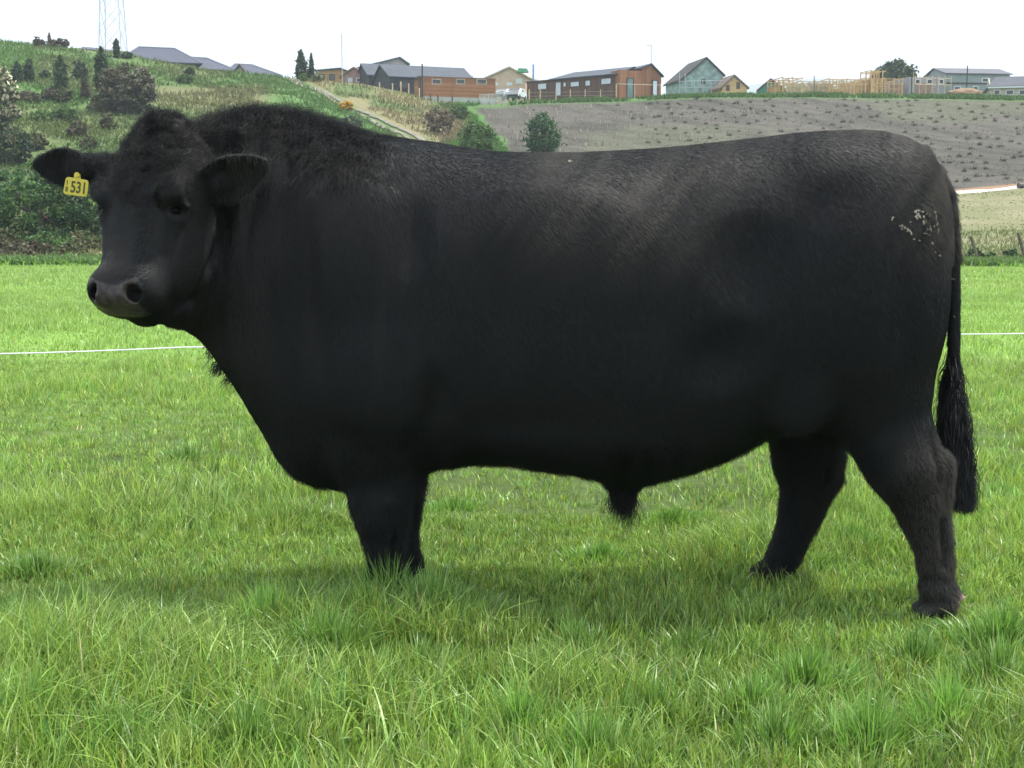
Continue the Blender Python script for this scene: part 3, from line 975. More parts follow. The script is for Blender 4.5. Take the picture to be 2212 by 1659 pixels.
def cover(X, Yw, z):
    xd, row = to_px(np.stack([X, Yw, z], -1))
    n = lambda s, seed, o=4: fbm(X, Yw, s, seed, o)[..., None]
    lerp = lambda a, b, t: a * (1 - t) + b * t
    st = lambda a, b, v: np.clip((v - a) / (b - a), 0, 1)[..., None]
    c = lerp(C_PAST, C_PAST2, np.clip((n(.5, 40) - .35) * 2.2, 0, 1))
    c = lerp(c, C_STRAW, np.clip((n(.22, 47) - .60) * 3, 0, .35))
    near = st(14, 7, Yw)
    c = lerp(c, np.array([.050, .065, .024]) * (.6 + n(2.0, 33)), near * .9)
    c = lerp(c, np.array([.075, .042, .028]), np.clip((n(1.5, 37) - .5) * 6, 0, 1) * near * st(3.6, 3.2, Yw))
    # left hill
    hill = lerp(C_LUSH, C_OLIVE, np.clip((n(.16, 50, 5) - .35) * 3.0, 0, 1))
    hill = lerp(hill, C_TAN, np.clip((n(.12, 55, 5) - .52) * 3, 0, .3))
    hill = lerp(hill, C_TAN * .85, st(300, 345, xd) * st(620, 560, xd) * st(183, 194, row) * st(246, 226, row) * .75)
    hill = lerp(hill, C_LUSH * 1.15, st(90, 60, xd) * st(160, 140, row) * .8)
    hill = lerp(hill, C_LUSH * 1.1, st(560, 600, xd) * st(172, 180, row) * st(270, 240, row) * .6)
    hill = lerp(hill, C_OLIVE * np.array([1.1, .95, 1.0]), st(215, 250, row) * st(360, 300, row) * st(420, 340, xd) * .6)
    hill = lerp(hill, np.array([.20, .15, .10]), st(60, 80, xd) * st(150, 130, xd) * st(98, 94, row) * .8)
    low = lerp(C_LUSH * 1.0, C_TAN * .75, np.clip((n(.30, 60) - .45) * 4, 0, .8))
    low = lerp(low, np.array([.24, .20, .13]), st(535, 540, row) * st(558, 552, row) * .75)
    hill = lerp(hill, low, st(470, 500, row))
    # dry grass between track and bank
    dry = lerp(C_TAN * 1.05, C_OLIVE, np.clip((n(.20, 65) - .45) * 4, 0, .9))
    dry = lerp(dry, np.array([.16, .12, .09]), np.clip((n(.25, 68) - .55) * 5, 0, .7) * st(225, 245, row))
    tline = np.interp(row, [168, 220, 297, 420], [636, 742, 890, 1090])
    right = st(0, 14, xd - tline)
    dryw = right * st(300, 268, row)
    c_up = lerp(hill, dry, right)
    weed = lerp(C_WEED, C_LUSH, np.clip((n(.3, 71) - .4) * 3, 0, 1))
    gul = np.interp(row, [205, 240, 290, 330], [960, 990, 1005, 940])
    c_up = lerp(c_up, weed, st(0, 22, xd - gul))
    # planted bank
    bl = np.interp(row, [214, 235, 262, 300, 330, 420], [1100, 1012, 1040, 1075, 1100, 1150])
    mul = lerp(C_MULCH, C_MULCH2, np.clip((fbm(X + Yw * .4, Yw * .25, .5, 75, 4)[..., None] - .42) * 3, 0, 1))
    mul = lerp(mul, np.array([.10, .105, .068]), np.clip((n(.06, 79) - .52) * 5, 0, .6))
    fur = .5 + .5 * np.sin((X * .55 + Yw * .85) * 2.2 + 3 * fbm(X, Yw, .08, 131, 2))
    mul = mul * (1 - .16 * np.clip((fur - .8) * 5, 0, 1))[..., None] * (.8 + .4 * n(1.6, 133, 3))
    c_up = lerp(c_up, mul, st(0, 10, xd - bl + 26 * (n(.35, 88)[..., 0] - .5) * 2))
    # strip of weeds along the top of the bank
    ridge = np.interp(xd, [1000, 1140, 1330, 1500, 1750, 1980, 2212], [224, 216, 213, 205, 203, 206, 211])
    c_up = lerp(c_up, C_LUSH * .9, st(-7, -3, ridge - row) * st(1000, 1100, xd) * st(150.5, 149, Yw) * .9)
    c_up = lerp(c_up, C_LUSH, st(146, 148, Yw) * st(1000, 1060, xd))
    # slope below the bank, right
    slope = lerp(np.array([.165, .165, .085]), np.array([.130, .190, .072]), np.clip((n(.05, 82) - .40) * 4, 0, 1))
    slope = lerp(slope, np.array([.24, .22, .14]), np.clip((n(.3, 85) - .5) * 3, 0, .5) + st(505, 525, row) * .3)
    foot = np.interp(xd, [1200, 2060, 2212], [430, 418, 404])
    c_up = lerp(c_up, C_CLAY, st(-10, -7, row - foot) * st(1900, 1960, xd))
    c_up = lerp(c_up, slope, st(-1, 3, row - foot) * st(1180, 1260, xd))
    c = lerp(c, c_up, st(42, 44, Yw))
    return np.clip(c, 0, 1)


yrow = np.concatenate([np.linspace(-25, 1.5, 8), np.geomspace(1.7, 42, 150), np.linspace(42.4, 152, 400), np.geomspace(153, 9000, 60)])
ss = np.linspace(-.72, .72, 700)
Xg = ss[None, :] * (np.abs(yrow[:, None]) + 9)
Yg_ = np.broadcast_to(yrow[:, None], Xg.shape)
zg_ = ground_z(Xg, Yg_)
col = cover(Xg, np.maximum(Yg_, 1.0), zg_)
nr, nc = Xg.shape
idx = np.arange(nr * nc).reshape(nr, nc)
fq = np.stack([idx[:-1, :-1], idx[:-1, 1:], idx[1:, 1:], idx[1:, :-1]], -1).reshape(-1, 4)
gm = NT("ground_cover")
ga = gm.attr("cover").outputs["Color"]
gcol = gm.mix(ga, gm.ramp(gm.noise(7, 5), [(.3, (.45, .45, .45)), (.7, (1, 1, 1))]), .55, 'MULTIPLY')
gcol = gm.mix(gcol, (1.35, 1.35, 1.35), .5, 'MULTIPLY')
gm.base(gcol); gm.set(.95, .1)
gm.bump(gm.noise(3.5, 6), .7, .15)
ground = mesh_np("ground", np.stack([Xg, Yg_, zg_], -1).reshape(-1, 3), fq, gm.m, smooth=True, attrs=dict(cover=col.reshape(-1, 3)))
tag(ground, kind="structure")

# two wheel ruts of the farm track, the pale path at the foot of the bank
def strip(name, pts, width, mat, lift=.16, n=160):
    """pts: (xd, row) on the ground"""
    pw = []
    for x, r in pts:
        y = ground_Y(x, r)
        pw.append(((x - 1106) / FPX * y, y))
    pw = np.array(pw)
    t = np.linspace(0, len(pw) - 1, n)
    cx = np.interp(t, np.arange(len(pw)), pw[:, 0]); cy = np.interp(t, np.arange(len(pw)), pw[:, 1])
    d = np.gradient(np.stack([cx, cy], 1), axis=0); d /= np.linalg.norm(d, axis=1)[:, None]
    nx, ny = -d[:, 1], d[:, 0]
    vs, fs = [], []
    m = 5
    for i in range(n):
        w = width * (.8 + .4 * value_noise(cx[i] * 1.0, cy[i], .5, 3))
        for j in range(m):
            o = (j / (m - 1) - .5) * w
            x, y = cx[i] + nx[i] * o, cy[i] + ny[i] * o
            vs.append((x, y, float(ground_z(x, y)) + lift - .03 * abs(j - 2)))
    for i in range(n - 1):
        for j in range(m - 1):
            a = i * m + j
            fs.append((a, a + 1, a + m + 1, a + m))
    return tag(mesh_np(name, vs, fs, mat, smooth=True), kind="structure")


rut_m = varied("track_gravel", (.18, .165, .125), .95, 1.5, .3, .4, 8)
strip("track", [(628, 170), (640, 176), (700, 206), (745, 232), (810, 264), (886, 300), (960, 340)], .55, rut_m)
strip("track", [(638, 170), (668, 186), (740, 222), (800, 250), (870, 282), (910, 300), (980, 335)], .55, rut_m)
path_m = varied("path_concrete", (.62, .60, .55), .9, 1.0, .12)
strip("path", [(1900, 428), (2000, 421), (2060, 417), (2130, 411), (2200, 404), (2330, 396)], 1.5, path_m, .06)

# ------------------------------------------------------------------ grass
def leaf_material(name, trans=.35, rough=.5, spec=.35):
    t = NT(name)
    a = t.attr("tint").outputs["Color"]
    t.base(a); t.set(rough, spec)
    tr = t.add("ShaderNodeBsdfTranslucent")
    br = t.mix(a, (1.25, 1.3, .8), 1.0, 'MULTIPLY')
    t.l.new(br, tr.inputs[0])
    mx = t.add("ShaderNodeMixShader"); mx.inputs[0].default_value = trans
    t.l.new(t.b.outputs[0], mx.inputs[1]); t.l.new(tr.outputs[0], mx.inputs[2])
    t.l.new(mx.outputs[0], t.out.inputs[0])
    return t.m


def blades(name, x, y, h, w, seg, lean, colr, mat, seed, z=None, droop=.5, kind_label=None):
    r = np.random.default_rng(seed)
    n = len(x)
    z = ground_z(x, y) if z is None else z
    a = r.random(n) * 2 * math.pi
    dirx, diry = lean[0] + np.cos(a) * lean[2], lean[1] + np.sin(a) * lean[2]
    la = np.hypot(dirx, diry) + 1e-6
    b = r.random(n) * 2 * math.pi                       # facing of the blade
    sxv, syv = np.cos(b), np.sin(b)
    t = np.linspace(0, 1, seg + 1)
    dr = droop * r.uniform(.2, 1.5, n)
    vs = np.zeros((n, seg + 1, 2, 3), np.float32)
    for i, ti in enumerate(t):
        px = x + dirx * h * (ti * .35 + dr * ti ** 2.2)
        py = y + diry * h * (ti * .35 + dr * ti ** 2.2)
        pz = z - .005 + h * (ti - .38 * dr * ti ** 2.6 * np.minimum(la, 1.4))
        ww = w * (1 - ti) ** .6 * .5 if i < seg else w * .03
        ww = ww * (0.75 + .25 * min(1, ti * 4)) if i < seg else ww
        for k, s in ((0, -1), (1, 1)):
            vs[:, i, k, 0] = px + s * sxv * ww; vs[:, i, k, 1] = py + s * syv * ww; vs[:, i, k, 2] = pz
    base = (np.arange(n) * (seg + 1) * 2)[:, None]
    qs = np.array([[2 * i, 2 * i + 1, 2 * i + 3, 2 * i + 2] for i in range(seg)])
    fs = (base[:, :, None] + qs[None]).reshape(-1, 4)
    tint = np.repeat(colr[:, None, :], (seg + 1) * 2, 1).reshape(n, seg + 1, 2, 3).copy()
    tint = tint.reshape(-1, 3)
    o = mesh_np(name, vs.reshape(-1, 3), fs, mat, smooth=True, attrs=dict(tint=tint))
    return o


grass_m = leaf_material("grass_blades", .38, .36, .42)
rg = np.random.default_rng(21)


def lay_grass(n, y0, y1, marg):
    """random points in the wedge the camera sees, with a margin each side"""
    y = np.sqrt(rg.random(n * 2) * (y1 ** 2 - y0 ** 2) + y0 ** 2)
    x = (rg.random(n * 2) * 2 - 1) * (.40 * y + marg)
    return x[:n], y[:n]


def pasture_tint(x, y, n, k=1.0, ci=None):
    c = np.array([.215, .318, .074]) * np.ones((n, 3))
    v = fbm(x, y, .8, 91, 3)[:, None]
    c = c * (.72 + .6 * v)
    yl = np.clip((fbm(x, y, 1.3, 95, 3) - .45) * 3, 0, 1)[:, None]
    c = c * (1 - yl * .5) + np.array([.26, .36, .085]) * yl * .5
    r = rg.random((n, 1))
    c = np.where(r < .12, np.array([.34, .46, .17]), c)
    c = np.where(r > .985, np.array([.42, .38, .22]), c)
    c = np.where((r > .80) & (r < .90), np.array([.115, .235, .07]), c)
    if ci is not None:
        cl = np.random.default_rng(5).uniform(.62, 1.35, (ci.max() + 1, 1)) * np.random.default_rng(6).uniform([.85, .95, .8], [1.2, 1.05, 1.2], (ci.max() + 1, 3))
        c = c * cl[ci]
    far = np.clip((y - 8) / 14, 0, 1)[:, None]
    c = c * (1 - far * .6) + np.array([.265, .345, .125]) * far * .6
    return c * rg.uniform(.72, 1.3, (n, 1)) * k * 1.06


def tall(x, y):
    """height of the sward"""
    t = fbm(x, y, 1.1, 101, 3)
    h = .040 + .17 * np.clip(t - .36, 0, 1)
    g = lambda cx, cy, sx_, sy_, a: a * np.exp(-((x - cx) / sx_) ** 2 - ((y - cy) / sy_) ** 2)
    h = h + g(-.33, 3.84, .46, .20, .125) + g(-1.25, 3.45, .35, .45, .11) + g(.05, 3.35, .35, .25, .03) + g(-.75, 3.35, .35, .3, .06)
    h = h + g(.95, 4.9, .30, .30, .06) + g(1.35, 3.2, .3, .3, .05) + g(-1.3, 2.85, .3, .25, .05)
    h = h - g(1.0, 3.75, .55, .35, .02)
    return np.clip(h, .035, .27)


def grass_band(nb, y0, y1, marg, seg, w, hk, seed, clump=True, bare=True):
    if clump:
        nc_ = nb // 9
        cx, cy = lay_grass(nc_, y0, y1, marg)
        i = rg.integers(0, nc_, nb)
        ca = rg.random(nb) * 6.283
        cr = np.abs(rg.normal(size=nb)) * .018 * (1 + (y0 > 5) * 1.5)
        x, y = cx[i] + np.cos(ca) * cr, cy[i] + np.sin(ca) * cr
        ci = i
        out = .55
        clean = rg.normal(size=(nc_, 2)) * .30
        lean = [np.cos(ca) * out * rg.random(nb) + clean[i, 0], np.sin(ca) * out * rg.random(nb) + clean[i, 1], .35 * rg.random(nb)]
    else:
        x, y = lay_grass(nb, y0, y1, marg)
        ci = None
        lean = [rg.normal(size=nb) * .4, rg.normal(size=nb) * .4, .3 * rg.random(nb)]
    if bare:
        keep = (fbm(x, y, 1.6, 107, 3) + .25 * rg.random(nb)) > .31 + .14 * np.exp(-((y - 2.85) / .2) ** 2) * (fbm(x, y, 2.2, 117, 2) > .56)
        x, y = x[keep], y[keep]; lean = [l[keep] if hasattr(l, 'shape') else l for l in lean]; ci = ci[keep] if ci is not None else None
    n = len(x)
    h = tall(x, y) * rg.uniform(.45, 1.35, n) * hk
    ww = w * rg.uniform(.5, 1.35, n)
    return blades("pasture_grass", x, y, h, ww, seg, lean, pasture_tint(x, y, n, 1.0, ci), grass_m, seed, droop=.55)


for args in ((260000, 2.3, 5.6, 1.0, 4, .0060, 1.0, 1), (170000, 5.6, 12, 1.6, 3, .0075, .95, 2), (150000, 12, 26, 2.5, 2, .016, .95, 3), (90000, 26, 43, 4, 2, .032, 1.1, 4)):
    tag(grass_band(*args[:7], seed=args[7], clump=args[1] < 12, bare=args[1] < 12), kind="stuff")

# dense lush tussocks that stand out of the sward
tus = [(90, 1500, .10, .21), (30, 1600, .09, .19), (160, 1370, .09, .17), (300, 1440, .07, .15), (560, 1390, .10, .19), (700, 1440, .10, .19), (840, 1345, .12, .21), (930, 1370, .11, .20),
       (1010, 1350, .08, .15), (770, 1380, .09, .19), (640, 1345, .08, .16), (420, 1540, .08, .15), (520, 1640, .09, .16), (900, 1480, .07, .14), (1120, 1600, .08, .15), (1280, 1660, .08, .15),
       (1420, 1560, .06, .12), (1640, 1560, .08, .14), (1760, 1500, .09, .15), (1900, 1640, .09, .16), (2080, 1600, .09, .17), (2180, 1500, .08, .16), (2190, 1400, .10, .14), (2000, 1440, .07, .12),
       (1500, 1430, .07, .12), (1250, 1420, .07, .12), (1850, 1190, .14, .15), (1780, 1240, .10, .13), (230, 1640, .09, .15), (1180, 1500, .06, .13), (30, 1400, .10, .17), (1700, 1640, .07, .14),
       (400, 985, .10, .12), (1460, 1130, .12, .12), (600, 1130, .10, .12), (150, 1110, .12, .12), (980, 1090, .08, .11), (2170, 1080, .12, .13), (1300, 1210, .10, .12), (60, 1240, .10, .13)]
gx_, gy_, gh_, gi_, go_ = [], [], [], [], []
for i, (xd, row, rad_, hgt_) in enumerate(tus):
    th = math.atan((row - 829.5) / FPX) + PITCH
    yy = CAM_H / math.tan(th); xx = (xd - 1106) / FPX * yy / math.cos(PITCH) * (1 / 1.0)
    hgt_ = hgt_ * (.86 if row > 1300 else .62)
    k = int(560 * (rad_ / .09) ** 2 * min(1, (3.6 / yy) ** 1.2 + .25))
    a_ = rg.random(k) * 6.283; r_k = np.abs(rg.normal(size=k)) * rad_ * .95 * (1 + .5 * np.sin(a_ * 2 + i))
    gx_.append(xx + np.cos(a_) * r_k * 1.5); gy_.append(yy + np.sin(a_) * r_k)
    gh_.append(hgt_ * rg.uniform(.55, 1.25, k) * np.clip(1.1 - .45 * r_k / rad_, .35, 1.1)); gi_.append(np.full(k, i)); go_.append(np.stack([np.cos(a_), np.sin(a_)], 1) * np.minimum(r_k / rad_, 1.2)[:, None])
gx_, gy_, gh_, gi_, go_ = map(np.concatenate, (gx_, gy_, gh_, gi_, go_))
k = len(gx_)
tt_ = np.array([.185, .330, .078]) * np.random.default_rng(8).uniform(.75, 1.25, (len(tus), 1))[gi_] * rg.uniform(.65, 1.3, (k, 1))
tt_ = np.where(rg.random((k, 1)) < .10, np.array([.33, .44, .20]), tt_)
tag(blades("pasture_grass", gx_, gy_, gh_, .0072 * rg.uniform(.6, 1.3, k), 5, [go_[:, 0] * .55, go_[:, 1] * .55, .45 * rg.random(k)], tt_, grass_m, 19, droop=.85), kind="stuff")

# rough tussocks on the slopes, weeds along the edge of the field
# long glossy ryegrass leaves in the foreground tufts
nl = 30000
lx, ly = lay_grass(nl, 2.4, 5.0, .8)
kp = tall(lx, ly) > .105 + .05 * rg.random(nl)
lx, ly = lx[kp], ly[kp]; nl = len(lx)
la = rg.random(nl) * 6.283
tag(blades("pasture_grass", lx, ly, (tall(lx, ly) + .02) * rg.uniform(.7, 1.35, nl), .0080 * rg.uniform(.6, 1.2, nl), 6, [np.cos(la) * .7, np.sin(la) * .7, .1],
           pasture_tint(lx, ly, nl, 1.15), grass_m, 9, droop=1.1), kind="stuff")
rgh_m = leaf_material("rough_grass_blades", .3, .7, .2)


def rough(n, cond, hgt, wid, seed, kcol=1.0, yr=(42, 150), spread=.25, name="rough_grass", xr=(-250, 1300), tint=None):
    r = np.random.default_rng(seed)
    xd = r.uniform(*xr, n * 3); y = np.sqrt(r.uniform(yr[0] ** 2, yr[1] ** 2, n * 3))
    X = (xd - 1106) / FPX * y
    z = ground_z(X, y)
    px, row = to_px(np.stack([X, y, z], -1))
    k = cond(px, row, X, y) & (fbm(X, y, .35, seed + 5, 3) + .3 * r.random(n * 3) > .56)
    X, y, z = X[k][:n], y[k][:n], z[k][:n]
    n = len(X)
    c = cover(X, y, z) * r.uniform(.65, 1.45, (n, 1)) * kcol if tint is None else tint * r.uniform(.6, 1.4, (n, 1))
    h = hgt * r.uniform(.5, 1.3, n)
    o = blades(name, X, y, h, wid * r.uniform(.6, 1.3, n), 2, [r.normal(size=n) * .5, r.normal(size=n) * .5, .4], c, rgh_m, seed, z=z, droop=.6)
    return tag(o, kind="stuff")


tl = lambda row: np.interp(row, [168, 220, 297, 420], [636, 742, 890, 1090])
rough(60000, lambda px, row, X, y: (px < tl(row) - 6 - (row - 168) * .16) & (row < 500), .40, .16, 301)
rough(26000, lambda px, row, X, y: (px > tl(row) + 8 + (row - 168) * .2) & (px < 1000) & (row < 330), .42, .13, 302)
rough(16000, lambda px, row, X, y: (px > 960) & (px < np.interp(row, [214, 235, 262, 300, 330, 420], [1090, 1004, 1034, 1070, 1095, 1145])) & (row > 226) & (row < 340), .45, .22, 303, 1.1, yr=(100, 150), xr=(900, 1150), name="weeds")
rough(30000, lambda px, row, X, y: (row > 470), .22, .09, 304, 1.0, yr=(41.5, 66), xr=(-250, 2500))
rough(9000, lambda px, row, X, y: (px > 1100), .38, .20, 305, .9, yr=(147.5, 150.5), xr=(1050, 2500), name="weeds")
rough(9000, lambda px, row, X, y: (row > 500), .24, .10, 306, .8, yr=(42.0, 45), xr=(1950, 2500), name="weeds", tint=np.array([.13, .20, .07]))
rough(5000, lambda px, row, X, y: (row > 300), .25, .14, 307, .9, yr=(42.0, 44.5), xr=(-300, 300), name="weeds", tint=np.array([.12, .20, .07]))
rough(3000, lambda px, row, X, y: (px > 1950) & (row > 412) & (row < 532), .06, .12, 308, 1.0, yr=(55, 100), xr=(1950, 2500))
rough(9000, lambda px, row, X, y: (px > 1120) & (row > 216) & (row < 400), .07, .12, 309, .8, yr=(96, 149), xr=(1100, 2500), name="mulch_litter")
# ------------------------------------------------------------------ trees and shrubs
leaf_m = leaf_material("leaves", .22, .6, .25)
bark_m = varied("bark", (.10, .075, .055), .9, 6, .3, .5, 20)


def leaves_mesh(cen, size, tintc, r, flat=.0):
    n = len(cen)
    a = r.normal(size=(n, 3)); a /= np.linalg.norm(a, axis=1)[:, None]
    b = r.normal(size=(n, 3)); b -= (a * b).sum(1)[:, None] * a; b /= np.linalg.norm(b, axis=1)[:, None]
    s = (size * r.uniform(.6, 1.35, n))[:, None]
    v = np.stack([cen - a * s, cen + b * s * .55, cen + a * s, cen - b * s * .55], 1).reshape(-1, 3)
    f = np.arange(n * 4).reshape(n, 4)
    return v, f, np.repeat(tintc, 4, 0)


def plant(name, label, cat, xd, row0, row1, wpx, Yp=None, shape='round', cols=((.05, .09, .03),), n=1800, leaf=.16, group=None, seed=1,
          top=None, stems=5, clump=.16, place_row=None):
    """leafy plant: centre column, top and bottom row and width in the photo"""
    r = np.random.default_rng(seed)
    Yp = Yp or ground_Y(xd, place_row or row1)
    base = P(xd, row1, Yp)
    gz_ = float(ground_z(base[0], base[1]))
    base[2] = min(base[2], gz_)
    sc = Yp / FPX
    H = (row1 - row0) * sc; Wd = wpx * sc
    H = max(H, P(xd, row0, Yp)[2] - base[2])
    nc = max(14, int(46 * (Wd * H) ** .36))
    # clumps spread through the crown
    cl = []
    while len(cl) < nc:
        p = r.uniform(-1, 1, 3)
        h = (p[2] + 1) / 2
        if shape == 'column':
            lim = (.95 - .35 * abs(h - .35) ** 1.0 * 1.6) * (1 if h < .75 else 1 - ((h - .75) / .27) ** 1.6)
        elif shape == 'cone':
            lim = 1.02 - h * .92
        elif shape == 'low':
            lim = math.sqrt(max(0, 1 - h * h))
        else:
            lim = math.sqrt(max(0, 1 - (2 * h - .92) ** 2)) if h < .96 else .2
        d = math.hypot(p[0], p[1])
        if d > lim or (d < lim * .45 and r.random() < .6): continue
        cl.append((p[0] * Wd / 2, p[1] * Wd / 2, h * H))
    cl = np.array(cl)
    cr = clump * (Wd + min(H, Wd * 1.6)) / 2 * (.85 if shape in ('column', 'cone') else .62)
    i = r.integers(0, nc, n)
    off = r.normal(size=(n, 3)) * cr * r.uniform(.4, 1.15, nc)[i][:, None] * [.6, .6, .45]
    cen = cl[i] + off
    cen[:, 2] = np.maximum(cen[:, 2], .03 * H)
    # part of the leaves fill the crown between the clumps
    uf = r.random(n) < (.6 if shape in ('column', 'cone') else .10)
    q = r.uniform(-1, 1, (n, 3)); hq = (q[:, 2] + 1) / 2; dq = np.hypot(q[:, 0], q[:, 1]) + 1e-6
    if shape == 'column': lq = (.95 - .56 * np.abs(hq - .35)) * np.where(hq < .6, 1, 1 - (np.clip(hq - .6, 0, 1) / .42) ** 1.5)
    elif shape == 'cone': lq = (1.0 - hq * .97) * np.minimum(1, hq * 6 + .4)
    elif shape == 'low': lq = np.sqrt(np.clip(1 - hq * hq, 0, 1))
    else: lq = np.sqrt(np.clip(1 - (2 * hq - .92) ** 2, 0, 1))
    f2_ = np.minimum(1, lq * r.uniform(.25, 1.0, n) ** .5 / dq)
    cen = np.where(uf[:, None], np.stack([q[:, 0] * f2_ * Wd / 2, q[:, 1] * f2_ * Wd / 2, hq * H], -1), cen)
    cols = np.array(cols)
    ck = r.integers(0, len(cols), nc)
    tint = cols[ck][i] * r.uniform(.6, 1.4, nc)[i][:, None] * r.uniform(.7, 1.3, (n, 1))
    if top is not None:                                   # flowers or pale young leaves on the outside of the crown
        frac, tc_ = top
        o = (off[:, 2] > .0) & (cen[:, 2] > H * .25) & (r.random(n) < frac)
        tint[o] = np.array(tc_) * r.uniform(.7, 1.2, (o.sum(), 1))
    v, f, t = leaves_mesh(cen + base, leaf, tint, r)
    e = empty(name, base)
    tag(e, label, cat, group)
    mesh_np("crown", v, f, leaf_m, e, attrs=dict(tint=t))
    # trunk and limbs
    tv, tf = [], []

    def limb(a, b, ra, rb, m=6):
        a, b = np.array(a, float), np.array(b, float)
        d = b - a; d /= np.linalg.norm(d) + 1e-9
        u = np.cross(d, (1, .3, .2)); u /= np.linalg.norm(u); w = np.cross(d, u)
        k0 = len(tv)
        for c_, rr_ in ((a, ra), (b, rb)):
            for q in range(m):
                an = 2 * math.pi * q / m
                tv.append(c_ + u * math.cos(an) * rr_ + w * math.sin(an) * rr_)
        for q in range(m):
            tf.append((k0 + q, k0 + (q + 1) % m, k0 + m + (q + 1) % m, k0 + m + q))
    tr = max(.03, Wd * .035)
    hub = base + [0, 0, H * (.55 if shape != 'round' else .35)]
    limb(base - [0, 0, .2], hub, tr, tr * .55)
    for q in r.permutation(nc)[:stems * 2]:
        mid = base + [0, 0, H * r.uniform(.12, .5)]
        limb(mid, base + cl[q] * [.9, .9, 1] + [0, 0, -.02], tr * .5, tr * .12, 5)
    mesh_np("trunk", tv, tf, bark_m, e, True)
    return e


DK = ((.040, .075, .034), (.052, .092, .040), (.034, .064, .034)); GR = ((.045, .095, .030), (.065, .120, .035)); LG = ((.085, .150, .040), (.11, .19, .05))
BR = ((.085, .070, .050), (.075, .075, .045), (.10, .085, .06)); OL = ((.085, .095, .045), (.11, .105, .055), (.07, .085, .04))
plant("flowering_bush", "large round hawthorn like bush in faded brownish bloom rising behind the bull's poll", "bush", 278, 138, 246, 118, None, 'round', ((.060, .065, .040), (.085, .078, .055), (.045, .055, .032)), 5200, .17, seed=2, top=(.45, (.20, .175, .125)))
plant("flowering_bush", "cream flowering bush cut off by the left edge of the view", "bush", -6, 142, 292, 92, None, 'round', ((.075, .090, .045), (.06, .075, .04)), 4600, .17, seed=3, top=(.75, (.50, .47, .35)))
plant("dark_shrub", "dark scrubby bush below the cream flowering bush", "bush", 24, 272, 350, 90, None, 'round', OL + DK, 2600, .14, seed=4)
plant("conifer", "tall dark green column shaped conifer left of the brown flowering bush", "tree", 221, 102, 198, 33, None, 'column', DK + ((.05, .09, .035),), 3000, .15, seed=5)
plant("conifer", "small narrow conifer on the skyline in front of the dark roofs", "tree", 252, 84, 122, 15, 147, 'column', DK, 900, .14, seed=6)
plant("dark_shrub", "low dark shrub on the skyline right of the narrow conifer", "bush", 274, 112, 128, 26, 148, 'round', DK, 500, .13, seed=7)
HS_ = "scattered shrubs on the left hillside"
for i, (x, r0, r1, w, cols, shp, lab) in enumerate((
        (38, 134, 182, 26, DK, 'column', "dark upright shrub nearest the cream flowering bush, on the slope"),
        (63, 130, 180, 26, DK, 'column', "dark upright shrub, right one of the pair near the cream bush"),
        (98, 152, 172, 24, DK, 'round', "small round dark shrub between the upright pair and the tall forked one"),
        (132, 120, 192, 34, DK, 'column', "dark green shrub with a narrow raised tip in the middle of the slope"),
        (172, 130, 166, 34, DK, 'round', "rounded dark shrub just left of the tall conifer"),
        (184, 152, 214, 24, BR, 'cone', "dark brownish pointed shrub at the foot of the tall conifer"),
        (138, 188, 216, 38, OL, 'round', "greyish olive bush below the shrub with the raised tip"),
        (108, 190, 212, 34, BR, 'round', "russet brown bush left of the greyish olive bush"),
        (60, 196, 214, 60, BR, 'low', "low brown scrub beneath the upright pair"),
        (222, 200, 236, 60, OL, 'low', "low grey green scrub between the tall conifer and the brown flowering bush"),
        (170, 262, 300, 46, OL + BR, 'round', "brownish bush on the lower slope above the far ear"),
        (235, 246, 280, 40, OL, 'low', "low olive bush against the left side of the bull's poll"),
        (140, 232, 262, 60, GR, 'low', "wide low green bush in the middle of the lower slope"),
        (90, 240, 262, 50, LG, 'low', "pale green low bush left on the lower slope"),
        (195, 296, 322, 40, OL, 'low', "low olive bush just above the bright leafy crown"),
        (75, 290, 325, 56, OL, 'round', "dull olive bush above the big green hedge bush"),
        (300, 214, 240, 30, DK, 'round', "dark little bush at the right foot of the brown flowering bush"),
        (410, 146, 158, 26, DK, 'low', "dark low bush under the eaves on the ridge"),
        (400, 160, 176, 40, GR, 'low', "low green bush on the slope below the ridge houses"))):
    plant("hillside_shrub", lab, "shrub", x, r0, r1, w, None, shp, cols, int(350 + w * (r1 - r0) * .55), .13, HS_, 30 + i)
rr = random.Random(12)
for i in range(6):
    x = 78 + i * 12 + rr.random() * 5
    hgt = rr.choice((8, 12, 18, 10))
    if i == 2: hgt = 22
    plant("ridge_shrub", ("leftmost", "second", "tallest spiky", "fourth", "fifth", "rightmost")[i] + " brown shrub of the row on the left skyline", "shrub", x, 94 - hgt, 96 + i, 15, 147.5, 'round' if i != 2 else 'cone',
          BR, 260, .14, "brown shrubs on the left skyline", 60 + i)
plant("hedge_bush", "big leafy dark green bush at the left edge below the tagged ear", "bush", 85, 345, 492, 250, 60, 'round', ((.042, .092, .036), (.060, .125, .042), (.038, .078, .034)), 11000, .085, seed=70, top=(.16, (.15, .25, .065)), clump=.11)
plant("hedge_bush", "bright yellow green crowned bush just above the far ear", "bush", 150, 310, 400, 96, 62, 'round', ((.075, .14, .035),), 3600, .085, seed=71, top=(.65, (.24, .34, .085)))
plant("hedge_bush", "dark green bush behind the bull's muzzle and cheek", "bush", 225, 400, 500, 110, 61, 'round', DK, 3200, .085, seed=72)
